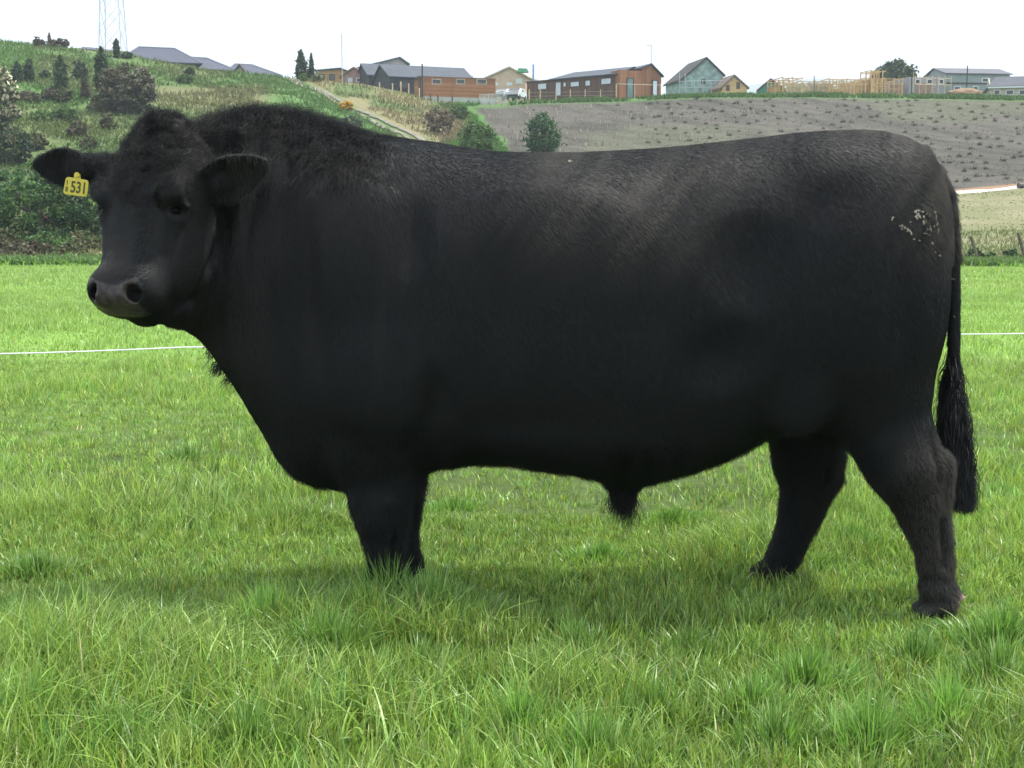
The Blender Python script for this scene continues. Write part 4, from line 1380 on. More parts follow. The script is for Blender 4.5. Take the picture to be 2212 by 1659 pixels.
for i, (x, r0, w, c) in enumerate(((10, 492, 90, OL), (100, 500, 110, GR), (180, 496, 90, OL), (60, 520, 120, BR), (150, 528, 100, OL))):
    plant("undergrowth_clump", ("olive scrub at the far left under the big green bush", "green weeds in the middle under the big green bush", "olive scrub beside the bull's muzzle",
                                "brown dead growth left of the muzzle", "dull low growth next to the muzzle")[i], "scrub", x, r0, r0 + 34, w, 49 + (i < 3) * 3, 'low', c, 900, .085, "scrub along the left field edge", 75 + i)
# centre
plant("conifer", "left and taller of the two dark conifers on the skyline", "tree", 651, 108, 170, 28, 150.5, 'column', DK, 1900, .14, "pair of conifers beside the track", seed=80)
plant("conifer", "right and slimmer of the two dark conifers on the skyline", "tree", 673, 116, 172, 22, 151, 'cone', DK, 1500, .14, "pair of conifers beside the track", seed=81)
plant("small_bush", "pale yellowish bush at the foot of the two conifers, left one", "bush", 656, 160, 174, 22, 149, 'round', LG, 450, .11, seed=82)
plant("small_bush", "pale yellowish bush at the foot of the two conifers, right one", "bush", 686, 156, 176, 26, 149, 'round', ((.14, .16, .06), (.11, .13, .05)), 550, .11, seed=83)
plant("broom_bush", "bright yellow flowering bush beside the farm track", "bush", 748, 219, 243, 30, None, 'round', ((.16, .15, .03),), 1500, .10, seed=84, top=(.93, (.72, .40, .012)))
plant("dark_shrub", "dark brown shrub on the near side of the track under the yellow bush", "shrub", 758, 250, 284, 52, None, 'round', BR + DK, 1500, .10, seed=85)
plant("brown_bush", "dry brown bush in the tan grass right of the track", "bush", 948, 232, 288, 66, None, 'round', ((.14, .11, .075), (.17, .135, .09), (.11, .09, .06)), 2300, .12, seed=86)
plant("green_thicket", "bright green thicket in the gully left of the planted bank", "bush", 1030, 262, 338, 84, None, 'round', LG + GR, 3600, .12, seed=87)
plant("green_thicket", "darker green growth at the head of the gully", "bush", 990, 226, 262, 46, None, 'round', GR, 1300, .12, seed=88)
plant("bank_tree", "small dark green tree alone on the planted bank behind the bull's back", "tree", 1172, 247, 345, 72, None, 'round', ((.035, .085, .030), (.05, .11, .035), (.03, .07, .03)), 3800, .12, seed=89, clump=.2)
plant("round_tree", "dark broad tree behind the timber tower on the far right skyline", "tree", 1932, 130, 196, 92, 185, 'round', ((.045, .075, .035), (.06, .09, .04)), 7000, .24, seed=90)
for i, (x, w, h) in enumerate(((2103, 50, 20), (2140, 34, 12), (2186, 46, 18), (2235, 40, 20), (2070, 20, 12))):
    plant("edge_shrub", ("bushy clump at the foot of the left leaning post", "low clump between the two leaning posts", "clump at the foot of the right leaning post", "clump at the right edge of the view",
                         "clump close beside the bull's tail")[i], "shrub", x, 562 - h - 6, 562, w, 45, 'low', GR + DK, 800, .055, "green clumps along the far right field edge", 91 + i)

# ------------------------------------------------------------------ buildings behind the edge of the bank
class Frame:
    """local frame of a facade: l along it, h up, d away from the viewer"""
    def __init__(s, xa, ya, xb, yb, row_ground):
        a, b = P(xa, row_ground, ya), P(xb, row_ground, yb)
        s.o = a
        e = b - a; e[2] = 0
        s.L = float(np.linalg.norm(e)); s.e = e / s.L
        s.n = np.array([-s.e[1], s.e[0], 0.0])
        if s.n[1] < 0: s.n = -s.n
        s.Y = (ya + yb) / 2

    def p(s, l, h, d):
        return s.o + s.e * l + s.n * d + np.array([0, 0, h])


class MB:
    def __init__(s): s.v, s.f = [], []

    def hexa(s, pts):
        k = len(s.v); s.v += [tuple(p) for p in pts]
        s.f += [tuple(k + i for i in q) for q in ((0, 1, 2, 3), (7, 6, 5, 4), (0, 4, 5, 1), (1, 5, 6, 2), (2, 6, 7, 3), (3, 7, 4, 0))]

    def box(s, fr, l0, l1, h0, h1, d0, d1):
        s.hexa([fr.p(l0, h0, d0), fr.p(l1, h0, d0), fr.p(l1, h1, d0), fr.p(l0, h1, d0), fr.p(l0, h0, d1), fr.p(l1, h0, d1), fr.p(l1, h1, d1), fr.p(l0, h1, d1)])

    def poly(s, pts, vec):
        k, n = len(s.v), len(pts)
        s.v += [tuple(p) for p in pts] + [tuple(np.array(p) + vec) for p in pts]
        s.f += [tuple(range(k, k + n)), tuple(range(k + 2 * n - 1, k + n - 1, -1))] + [(k + i, k + i + n, k + (i + 1) % n + n, k + (i + 1) % n) for i in range(n)]

    def bar(s, a, b, r, m=6):
        a, b = np.array(a, float), np.array(b, float)
        d = b - a; d /= np.linalg.norm(d) + 1e-9
        u = np.cross(d, (.3, 1, .2)); u /= np.linalg.norm(u); w = np.cross(d, u)
        k = len(s.v)
        for c in (a, b):
            for q in range(m):
                an = 2 * math.pi * (q + .5) / m
                s.v.append(tuple(c + (u * math.cos(an) + w * math.sin(an)) * r))
        s.f += [(k + q, k + (q + 1) % m, k + m + (q + 1) % m, k + m + q) for q in range(m)]
        s.f += [tuple(range(k + m - 1, k - 1, -1)), tuple(range(k + m, k + 2 * m))]

    def build(s, name, mat, parent=None):
        me = bpy.data.meshes.new(name)
        me.from_pydata(s.v, [], s.f)
        import bmesh
        bm = bmesh.new(); bm.from_mesh(me); bmesh.ops.recalc_face_normals(bm, faces=bm.faces); bm.to_mesh(me); bm.free()
        me.materials.append(mat)
        o = bpy.data.objects.new(name, me)
        S.collection.objects.link(o)
        if parent is not None: attach(o, parent)
        return o


def boards(name, c, horizontal=True, pitch=.16, amt=.22):
    t = NT(name)
    tc = t.add("ShaderNodeTexCoord").outputs["Object"]
    sp = t.add("ShaderNodeSeparateXYZ"); t.l.new(tc, sp.inputs[0])
    w = t.add("ShaderNodeMath", operation='MULTIPLY'); w.inputs[1].default_value = 1 / pitch
    t.l.new(sp.outputs[2 if horizontal else 0], w.inputs[0])
    fr = t.add("ShaderNodeMath", operation='FRACT'); t.l.new(w.outputs[0], fr.inputs[0])
    fl = t.add("ShaderNodeMath", operation='FLOOR'); t.l.new(w.outputs[0], fl.inputs[0])
    wn_ = t.add("ShaderNodeTexWhiteNoise", noise_dimensions='1D'); t.l.new(fl.outputs[0], wn_.inputs["W"])
    nz = t.noise(1.3, 4, tc)
    f = t.add("ShaderNodeMath", operation='ADD'); t.l.new(wn_.outputs[0], f.inputs[0]); t.l.new(nz, f.inputs[1])
    half = t.add("ShaderNodeMath", operation='MULTIPLY'); half.inputs[1].default_value = .5; t.l.new(f.outputs[0], half.inputs[0])
    lo = tuple(v * (1 - amt) for v in c); hi_ = tuple(v * (1 + amt) for v in c)
    base = t.ramp(half.outputs[0], [(.25, lo), (.75, hi_)])
    gap = t.ramp(fr.outputs[0], [(.0, (.35, .35, .35)), (.10, (1, 1, 1))])
    t.base(t.mix(base, gap, 1.0, 'MULTIPLY')); t.set(.75, .2)
    return t.m


cedar = boards("cedar_boards", (.30, .135, .065)); cedar_v = boards("cedar_upright_boards", (.25, .115, .062), False)
stained = boards("brown_stained_boards", (.115, .066, .046), False, .2); slate = varied("slate_roof", (.045, .053, .068), .55, 1.2, .2, .3, 4)
char = boards("charcoal_boards", (.040, .048, .055)); dark_trim = varied("dark_trim", (.05, .035, .03), .6); white_p = varied("white_paint", (.55, .56, .58), .5, 3, .06)
pane_dk = varied("dark_glass", (.02, .024, .028), .12, 2, .3, spec=.6); pane_lt = varied("pale_blind_glass", (.50, .54, .60), .3, 1, .1, spec=.6); pane_gr = varied("green_glass", (.10, .17, .16), .2, 1, .2, spec=.6)
conc = varied("concrete", (.32, .33, .31), .9, 2, .12); timber = varied("raw_timber", (.52, .34, .17), .8, 2.5, .22); timber2 = varied("raw_timber_pale", (.50, .38, .24), .8, 2.5, .2)
grnwrap = varied("green_building_wrap", (.21, .29, .27), .7, 1.6, .4); teal = varied("teal_wrap", (.07, .27, .23), .7, 1, .12); palegrn = varied("pale_green_cladding", (.21, .25, .245), .7, 1, .12)
brick = varied("brick_pink", (.30, .19, .16), .85, 2, .2); greyw = varied("grey_render", (.27, .26, .28), .85, 1.2, .15); steel = varied("galvanised_steel", (.33, .35, .37), .5, 5, .15)
beige = varied("beige_brick", (.36, .32, .25), .85, 2, .15); black_m = varied("black_metal", (.02, .02, .022), .5); pinkboard = varied("pink_board", (.50, .36, .27), .8, 1, .12)
hipslate = varied("metal_roof_blue_grey", (.048, .052, .078), .5, 1, .15); ridge_m = varied("ridge_cap", (.20, .21, .25), .5)


def window(fr, l0, l1, h0, h1, parent, frame_m=dark_trim, pane_m=pane_dk, name="window", d=-.05, fw=.09):
    m = MB()
    m.box(fr, l0, l1, h0, h0 + fw, d, d + .12); m.box(fr, l0, l1, h1 - fw, h1, d, d + .12)
    m.box(fr, l0, l0 + fw, h0 + fw, h1 - fw, d, d + .12); m.box(fr, l1 - fw, l1, h0 + fw, h1 - fw, d, d + .12)
    w = m.build(name, frame_m, parent)
    q = MB(); q.box(fr, l0 + fw, l1 - fw, h0 + fw, h1 - fw, d + .03, d + .045)
    q.build("pane", pane_m, w)
    return w


def px_frame(fr, xd):
    """length along a facade at photo column xd"""
    t = np.linspace(-5, fr.L + 5, 400)
    pts = fr.o + fr.e[None] * t[:, None]
    return float(t[np.argmin(np.abs(to_px(pts)[0] - xd))])


def hgt(fr, l, row):
    p = fr.p(l, 0, 0)
    return float(P(1106, row, p[1])[2] - p[2])


def gable_roof(fr, l0, l1, h, D, rise, mat, parent, over=.25, thick=.12, hip=0.0, name="roof"):
    m = MB()
    a, b = l0 - over, l1 + over
    m.poly([fr.p(a, h, -over), fr.p(b, h, -over), fr.p(b - hip, h + rise, D / 2), fr.p(a + hip, h + rise, D / 2)], np.array([0, 0, thick]))
    m.poly([fr.p(a, h, D + over), fr.p(b, h, D + over), fr.p(b - hip, h + rise, D / 2), fr.p(a + hip, h + rise, D / 2)], np.array([0, 0, thick]))
    if hip > 0:
        m.poly([fr.p(a, h, -over), fr.p(a + hip, h + rise, D / 2), fr.p(a, h, D + over)], np.array([0, 0, thick]))
        m.poly([fr.p(b, h, -over), fr.p(b - hip, h + rise, D / 2), fr.p(b, h, D + over)], np.array([0, 0, thick]))
    return m.build(name, mat, parent)


def gable_ends(m, fr, l0, l1, h, D, rise):
    for l in (l0, l1 - .12):
        m.poly([fr.p(l, h, 0), fr.p(l, h, D), fr.p(l, h + rise, D / 2)], fr.e * .12)


# grey slate-roofed pair
fr = Frame(843, 166, 1020, 170, 208)
b = empty("slate_roofed_barn", fr.o); tag(b, "long dark building with blue grey slate roof behind the orange cabin", "building")
h = hgt(fr, 0, 167); rs = hgt(fr, 0, 134) - h
m = MB(); m.box(fr, 0, fr.L, -1, h, 0, 7); gable_ends(m, fr, 0, fr.L, h, 7, rs); m.build("wall", char, b)
gable_roof(fr, 0, fr.L, h, 7, rs, slate, b)
window(fr, 1.0, 2.2, .6, h - .5, b)
m = MB(); m.box(fr, fr.L + .1, fr.L + .5, h - .3, h + .7, 1, 1.4); m.build("flue", steel, b)
fr = Frame(797, 173, 850, 174, 206)
b = empty("slate_roofed_barn", fr.o); tag(b, "shorter dark gabled wing with slate roof at the left end of the long one", "building")
h = hgt(fr, 0, 164); rs = hgt(fr, 0, 132) - h
m = MB(); m.box(fr, 0, fr.L, -1, h, 0, 7); gable_ends(m, fr, 0, fr.L, h, 7, rs); m.build("wall", char, b)
gable_roof(fr, 0, fr.L, h, 7, rs, slate, b)
window(fr, .5, 1.9, .3, h - .4, b, dark_trim, pane_gr)
fr = Frame(826, 196, 880, 198, 200)
b = empty("far_house", fr.o); tag(b, "low pitched roof peak showing over the slate roof", "house")
h = hgt(fr, 0, 136); rs = hgt(fr, 0, 124) - h
m = MB(); m.poly([fr.p(0, -1, 0), fr.p(fr.L, -1, 0), fr.p(fr.L, h, 0), fr.p(fr.L * .68, h + rs, 0), fr.p(0, h, 0)], fr.n * 8); m.build("wall", greyw, b)
m = MB(); m.poly([fr.p(-.3, h - .1, -.3), fr.p(fr.L * .68, h + rs, -.3), fr.p(fr.L * .68, h + rs + .25, -.3), fr.p(-.3, h + .15, -.3)], fr.n * 8.6)
m.poly([fr.p(fr.L + .3, h - .1, -.3), fr.p(fr.L * .68, h + rs, -.3), fr.p(fr.L * .68, h + rs + .25, -.3), fr.p(fr.L + .3, h + .15, -.3)], fr.n * 8.6); m.build("roof", slate, b)

# orange cedar cabin
fr = Frame(917, 158, 1070, 160.5, 208)
b = empty("timber_cabin", fr.o); tag(b, "orange timber cabin with three small dark windows and flat dark roof edge", "cabin")
h = hgt(fr, 0, 165)
m = MB(); m.box(fr, 0, fr.L, 0, h, 0, 5); m.build("wall", cedar, b)
m = MB(); m.box(fr, -.05, fr.L + .05, -2.0, -.004, -.06, 5); m.build("footing", conc, b)
m = MB(); m.poly([fr.p(-.15, h, -.12), fr.p(-.15, h, 5.1), fr.p(-.15, h + .32, 2.5)], fr.e * (fr.L + .3)); m.build("roof", dark_trim, b)
for x0, x1 in ((933, 953), (985, 1005), (1030, 1051)):
    l0, l1 = px_frame(fr, x0), px_frame(fr, x1)
    window(fr, l0, l1, hgt(fr, l0, 182), hgt(fr, l0, 170), b, varied("pale_frame", (.42, .36, .28), .7), pane_dk)
for l in (px_frame(fr, 978), 0, fr.L - .12):
    m = MB(); m.box(fr, l, l + .12, 0, h, -.06, -.003); m.build("corner_board", cedar_v, b)
m = MB(); m.hexa([fr.p(-.04, .1, 1.6), fr.p(-.04, .1, 2.8), fr.p(-.04, 2.1, 2.8), fr.p(-.04, 2.1, 1.6), fr.p(-.003, .1, 1.6), fr.p(-.003, .1, 2.8), fr.p(-.003, 2.1, 2.8), fr.p(-.003, 2.1, 1.6)]); m.build("door", dark_trim, b)

# brown cabin with gabled end
fr = Frame(1138, 161, 1337, 152.5, 214)
b = empty("timber_cabin", fr.o); tag(b, "long brown timber cabin with white windows and an orange gabled right end", "cabin")
h = hgt(fr, fr.L, 161)
m = MB(); m.box(fr, 0, fr.L, -1, h, 0, 6); m.build("wall", stained, b)
l0 = px_frame(fr, 1188)
rs = hgt(fr, fr.L, 140.5) - h
m = MB()
k1 = fr.L + 4.6
m.poly([fr.p(l0, h, -.3), fr.p(k1 * .62, h, -.3), fr.p(k1 * .62, h + rs, 3.0), fr.p(l0 + 1.1, h + rs * .96, 3.0)], np.array([0, 0, .12]))
m.poly([fr.p(k1 * .62, h, -.3), fr.p(fr.L - .0, h, -.3), fr.p(fr.L, h + rs, 3.0), fr.p(k1 * .62, h + rs, 3.0)], np.array([0, 0, .12]))
m.poly([fr.p(l0, h, 6.3), fr.p(fr.L, h, 6.3), fr.p(fr.L, h + rs, 3.0), fr.p(l0 + 1.1, h + rs * .96, 3.0)], np.array([0, 0, .12]))
m.poly([fr.p(l0, h, -.3), fr.p(l0, h, 6.3), fr.p(l0 + 1.1, h + rs * .96, 3.0)], np.array([0, 0, .12]))
m.build("roof", slate, b)
m = MB(); m.box(fr, -.1, fr.L, h - .02, h + .12, -.12, -.004); m.build("fascia", dark_trim, b)
for x0, x1, r0, r1 in ((1161, 1182, 180, 195), (1232, 1252, 176, 189), (1264, 1276, 173, 187), (1298, 1321, 169, 184), (1216, 1224, 177, 189)):
    l0 = px_frame(fr, x0); l1 = px_frame(fr, x1)
    window(fr, l0, l1, hgt(fr, l0, r1), hgt(fr, l0, r0), b, dark_trim, pane_lt)
l0, l1 = px_frame(fr, 1200), px_frame(fr, 1213); window(fr, l0, l1, .05, hgt(fr, l0, 177), b, dark_trim, pane_lt, "door")
ge = Frame(1337, 152, 1428, 154, 214)
hh_ = lambda x, r: hgt(ge, px_frame(ge, x), r)
m = MB(); lp = px_frame(ge, 1405); lm_ = px_frame(ge, 1386)
m.poly([ge.p(0, -1, -.15), ge.p(lm_, -1, -.15), ge.p(lm_, hh_(1386, 154), -.15), ge.p(0, hh_(1337, 151), -.15)], ge.n * 3.5)
m.poly([ge.p(lm_ + .004, -1, 0), ge.p(ge.L, -1, 0), ge.p(ge.L, hh_(1428, 166), 0), ge.p(lp, hh_(1405, 140), 0), ge.p(lm_ + .004, hh_(1386, 146), 0)], ge.n * 6)
m.build("gable_wall", cedar_v, b)
m = MB(); m.poly([ge.p(lp, hh_(1405, 140), -.25), ge.p(ge.L + .2, hh_(1428, 167), -.25), ge.p(ge.L + .2, hh_(1428, 167) + .16, -.25), ge.p(lp, hh_(1405, 140) + .16, -.25)], ge.n * 6.6)
m.poly([ge.p(lp, hh_(1405, 140), -.25), ge.p(px_frame(ge, 1380), hh_(1386, 150), -.25), ge.p(px_frame(ge, 1380), hh_(1386, 150) + .16, -.25), ge.p(lp, hh_(1405, 140) + .16, -.25)], ge.n * 6.6)
m.build("gable_roof", slate, b)
for x0, x1, r0 in ((1352, 1367, 168), (1407, 1419, 173)):
    l0, l1 = px_frame(ge, x0), px_frame(ge, x1)
    window(ge, l0, l1, .1, hgt(ge, l0, r0), b, dark_trim, pane_gr if x0 < 1400 else pane_lt, "glass_door", -.22)


def gable_house(name, label, cat, Yb, pts, ext, wall, roof, group=None, base_row=214, trim=None, win=(), cut=None):
    """gable facing the viewer: pts = left eave, peak, right eave (xd,row); ext = how it runs away (x,y)"""
    (xl, rl), (xp, rp), (xr, rr_) = pts
    fr_ = Frame(xl, Yb, xr, Yb, base_row)
    hl_, hp_, hr_ = [float(P(x, r, Yb)[2] - fr_.o[2]) for x, r in pts]
    lp_ = float(P(xp, rp, Yb)[0] - fr_.o[0])
    b_ = empty(name, fr_.o); tag(b_, label, cat, group)
    vec = np.array([ext[0], ext[1], 0.0])
    m = MB(); m.poly([fr_.p(0, -1, 0), fr_.p(fr_.L, -1, 0), fr_.p(fr_.L, hr_, 0), fr_.p(lp_, hp_, 0), fr_.p(0, hl_, 0)], vec)
    m.build("wall", wall, b_)
    m = MB()
    v0 = np.array([0, -.3, 0])
    for (la, ha_), (lb, hb) in (((-.25, hl_ - .15), (lp_, hp_)), ((fr_.L + .25, hr_ - .15), (lp_, hp_))):
        m.poly([fr_.p(la, ha_ + .004, 0) + v0, fr_.p(lb, hb + .004, 0) + v0, fr_.p(lb, hb + .22, 0) + v0, fr_.p(la, ha_ + .2, 0) + v0], vec * 1.06)
    m.build("roof", roof, b_)
    for x0, x1, r0, r1, fm, pm in win:
        l0, l1 = px_frame(fr_, x0), px_frame(fr_, x1)
        window(fr_, l0, l1, hgt(fr_, l0, r1), hgt(fr_, l0, r0), b_, fm, pm)
    return b_, fr_


hb, f2 = gable_house("unfinished_house", "steep gabled house wrapped in pale green sheeting with a dark batten roof", "house", 172, ((1474, 172), (1526, 127), (1561, 163)), (-1.3, 7),
                     grnwrap, varied("dark_battens", (.05, .046, .044), .8, 3, .4), win=((1514, 1523, 171, 181, dark_trim, pane_dk),))
m = MB()
for x in (1468, 1480, 1500, 1518, 1536, 1556):
    m.bar(P(x, 205, 169), P(x, 158 if x < 1490 else 172, 169), .05)
for r_row in (176, 190):
    m.bar(P(1464, r_row, 169), P(1562, r_row - 2, 169), .05)
m.build("scaffold", steel, hb)
hb, f2 = gable_house("unfinished_house", "small brown timber gable right of the green wrapped house", "house", 168, ((1560, 190), (1586, 165), (1613, 190)), (-1.2, 6), timber, varied("roof_battens", (.16, .12, .10), .8, 3, .3),
                     win=((1568, 1576, 184, 196, dark_trim, pane_dk), (1590, 1598, 178, 192, dark_trim, pane_dk)))
gable_house("teal_gable", "small teal green gable on the skyline left of the timber frames", "house", 176, ((1637, 196), (1664, 173), (1689, 190)), (1.5, 6), teal, dark_trim)
gable_house("timber_house", "half built timber gable with pinkish board between the two cabins", "house", 197, ((1042, 172), (1100, 147), (1135, 165)), (2.0, 7), pinkboard, varied("underlay", (.36, .30, .24), .8, 1, .2),
            win=((1060, 1078, 176, 186, timber, pane_lt), (1092, 1108, 176, 186, timber, pane_lt), (1112, 1130, 168, 182, timber, pane_lt)))
m = MB(); m.poly([P(1116, 156, 194), P(1142, 155, 194), P(1138, 148, 194), P(1120, 147, 194)], np.array([0, 1.5, 0]))
tp = m.build("tarpaulin", varied("green_tarpaulin", (.09, .30, .17), .6, 2, .15)); tag(tp, "green tarpaulin over the half built timber gable", "tarpaulin")

# unfinished brown and yellow houses left of the slate roofs
hb, f2 = gable_house("unfinished_house", "brown and yellow unfinished house between the conifers and the slate roofed building", "house", 184, ((686, 152), (735, 150), (762, 158)), (0, 8), boards("ochre_boards", (.34, .22, .09)), slate,
                     win=((690, 702, 160, 172, dark_trim, pane_lt), (712, 724, 160, 174, dark_trim, pane_dk), (742, 752, 162, 172, dark_trim, pane_lt)))
gable_house("unfinished_house", "low brown roofed house part hidden behind the tall slim pole", "house", 178, ((738, 166), (764, 148), (790, 164)), (1, 7), brick, varied("brown_roof", (.17, .11, .08), .8, 2, .2),
            win=((752, 762, 168, 178, white_p, pane_lt), (770, 784, 168, 178, white_p, pane_dk)))


def stud_frame(name, label, x0, x1, row_top, Yb, mat, seed, rows_low=204, step=.6, depth=5.0, group="open timber house frames", parent=None):
    r = random.Random(seed)
    fr_ = Frame(x0, Yb, x1, Yb + .5, rows_low)
    H = hgt(fr_, 0, row_top)
    m = MB()
    for d in (0, depth * .5, depth):
        l = 0
        while l <= fr_.L:
            hh2 = H * (1 if r.random() > .12 else r.uniform(.75, 1.0))
            m.box(fr_, l, l + .10, -.5, hh2, d, d + .10)
            l += step * r.uniform(.75, 1.3)
        for hz in (0.0, H * .33, H * .62, H * .93):
            m.box(fr_, 0, fr_.L, hz, hz + .10, d + .105, d + .16)
        for q in range(int(fr_.L / 1.8)):
            if r.random() < .4:
                m.box(fr_, q * 1.8, q * 1.8 + r.uniform(.6, 1.5), 0, H * .62, d + .17, d + .19)
    for l in (0, fr_.L * .5, fr_.L):
        for hz in (H * .62, H * .93):
            m.box(fr_, l, l + .09, hz + .11, hz + .2, 0, depth)
    if parent is None:
        o = m.build(name, mat); tag(o, label, "house frame", group); return o
    return m.build("frame", mat, parent)


stud_frame("timber_frame_house", "leftmost open timber frame, beside the teal gable", 1690, 1734, 167, 170, timber, 1)
stud_frame("timber_frame_house", "open timber frame second from the teal gable, lower and greyer", 1730, 1792, 175, 166, timber2, 2)
stud_frame("timber_frame_house", "middle open timber frame with dense studs", 1790, 1872, 170, 165, timber, 3, step=.42)
stud_frame("timber_frame_house", "open timber frame that carries the raised tower section", 1868, 1950, 168, 168, timber, 4, step=.5)
stud_frame("timber_tower", "raised square timber tower in front of the broad tree", 1881, 1912, 151, 167, timber, 5, step=.62, depth=2.6, group=None)
rs_ = random.Random(9)
for i, (x, w, hh3) in enumerate(((1700, 40, 10), (1745, 44, 12), (1812, 30, 13), (1846, 26, 10), (1925, 26, 12))):
    fr_ = Frame(x, 169.5 + i * .1, x + w, 169.6 + i * .1, 204)
    m = MB(); m.box(fr_, 0, fr_.L, -.5, hgt(fr_, 0, 204 - hh3 - 12), 0, .4)
    o = m.build("stacked_board", (timber2, greyw, pinkboard, timber, brick)[i]); tag(o, ("pale board leaning in the leftmost timber frame", "grey sheet behind the second timber frame", "pinkish board behind the middle frame",
                                                                                    "tan board at the right of the middle frame", "reddish board under the tower frame")[i], "board", "boards among the house frames")
# far right: grey walls, pale green house, dark roofed house, soil heap
fr = Frame(1962, 170, 2043, 171, 206)
b = empty("block_house", fr.o); tag(b, "grey block walled house shell with pink brick panel right of the tower", "house")
m = MB(); m.box(fr, 0, fr.L, -1, hgt(fr, 0, 166), 0, 6); m.build("wall", greyw, b)
m = MB(); m.box(fr, 1.0, fr.L * .62, -.9, hgt(fr, 0, 178), -.08, -.003); m.build("brick_panel", brick, b)
for x0, x1 in ((1975, 1987), (2000, 2012), (2026, 2036)):
    l0, l1 = px_frame(fr, x0), px_frame(fr, x1); window(fr, l0, l1, hgt(fr, l0, 182), hgt(fr, l0, 171), b, white_p, pane_dk, d=-.16)
m = MB()
for q in np.linspace(0, fr.L, 7): m.bar(fr.p(q, -1, -1.2), fr.p(q, hgt(fr, 0, 158 + (int(q * 7) % 3) * 3), -1.2), .045)
for hz in (170, 184): m.bar(fr.p(0, hgt(fr, 0, hz), -1.2), fr.p(fr.L, hgt(fr, 0, hz), -1.2), .045)
m.build("scaffold", timber2, b)
fr = Frame(2043, 172, 2180, 173, 206)
b = empty("green_house", fr.o); tag(b, "two storey pale green house with a long grey roof at the far right", "house")
h = hgt(fr, 0, 160); rs = hgt(fr, 0, 142) - h
m = MB(); m.box(fr, 0, fr.L, -1, h, 0, 7); gable_ends(m, fr, 0, fr.L, h, 7, rs); m.build("wall", palegrn, b)
gable_roof(fr, 0, fr.L, h, 7, rs, varied("grey_roof", (.095, .095, .11), .6, 1, .12), b)
m = MB(); m.box(fr, 0, fr.L, hgt(fr, 0, 181), hgt(fr, 0, 178), -.08, -.003); m.build("band", dark_trim, b)
l0, l1 = px_frame(fr, 2119), px_frame(fr, 2137); window(fr, l0, l1, hgt(fr, l0, 178), hgt(fr, l0, 168.5), b, white_p, pane_dk, d=-.12)
for x0, x1 in ((2060, 2074), (2100, 2112), (2140, 2150)):
    l0, l1 = px_frame(fr, x0), px_frame(fr, x1); window(fr, l0, l1, hgt(fr, l0, 196), hgt(fr, l0, 186), b, white_p, pane_dk, d=-.12)
fr = Frame(2138, 160, 2300, 158, 212)
b = empty("brick_house", fr.o); tag(b, "low beige house with dark roof cut off by the right edge", "house")
h = hgt(fr, 0, 189); rs = hgt(fr, 0, 162) - h
m = MB(); m.box(fr, 0, fr.L, -1, h, 0, 7); gable_ends(m, fr, 0, fr.L, h, 7, rs); m.build("wall", beige, b)
gable_roof(fr, 0, fr.L, h, 7, rs, varied("charcoal_roof", (.055, .057, .07), .6, 1, .15), b, hip=1.1)
m = MB(); m.box(fr, -.3, fr.L + .3, h - .12, h + .05, -.36, -.255); m.build("gutter", white_p, b)
for x0, x1 in ((2146, 2160), (2172, 2190), (2200, 2216)):
    l0, l1 = px_frame(fr, x0), px_frame(fr, x1); window(fr, l0, l1, hgt(fr, l0, 206), hgt(fr, l0, 194), b, white_p, pane_dk)

# hip roofed houses behind the left hill
HR = "dark hip roofed houses on the left ridge"
for i, (x0, x1, re, rp_, Yb, lab) in enumerate(((190, 262, 112, 98, 176, "small dark roof end behind the tall conifer"), (262, 432, 136, 95, 160, "largest dark hip roof on the left ridge with pale ridge lines"),
                                                (398, 506, 152, 118, 168, "middle dark hip roof on the left ridge"), (488, 604, 163, 133, 174, "lowest dark hip roof, last before the track"),)):
    fr = Frame(x0, Yb, x1, Yb + 3, re + 22)
    b = empty("hip_roofed_house", fr.o); tag(b, lab, "house", HR)
    h = hgt(fr, fr.L * .5, re); rs = hgt(fr, fr.L * .5, rp_) - h
    D = 9
    m = MB(); m.box(fr, .5, fr.L - .5, -1.5, h, .5, D - .5); m.build("wall", beige, b)
    hp = fr.L * (.30 if i == 1 else .38)
    rf = gable_roof(fr, 0, fr.L, h, D, rs, hipslate, b, hip=hp, over=.3)
    m = MB()
    for a, c_ in (((-.3, h, -.3), (hp - .3, h + rs, D / 2)), ((fr.L + .3, h, -.3), (fr.L + .3 - hp, h + rs, D / 2)), ((hp - .3, h + rs, D / 2), (fr.L + .3 - hp, h + rs, D / 2))):
        m.bar(fr.p(a[0], a[1] + .15, a[2]), fr.p(c_[0], c_[1] + .15, c_[2]), .07)
    m.build("ridge_cap", ridge_m, rf)
    if i:
        window(fr, fr.L * .55, fr.L * .68, h - 1.1, h - .2, b, white_p, pane_dk, d=.44)
        window(fr, fr.L * .80, fr.L * .90, h - 1.1, h - .2, b, white_p, pane_lt, d=.44)
gable_house("cream_gable", "tiny cream gable in front of the lowest dark hip roof", "house", 158, ((507, 158), (518, 143), (528, 158)), (0, 3), beige, dark_trim, base_row=172)

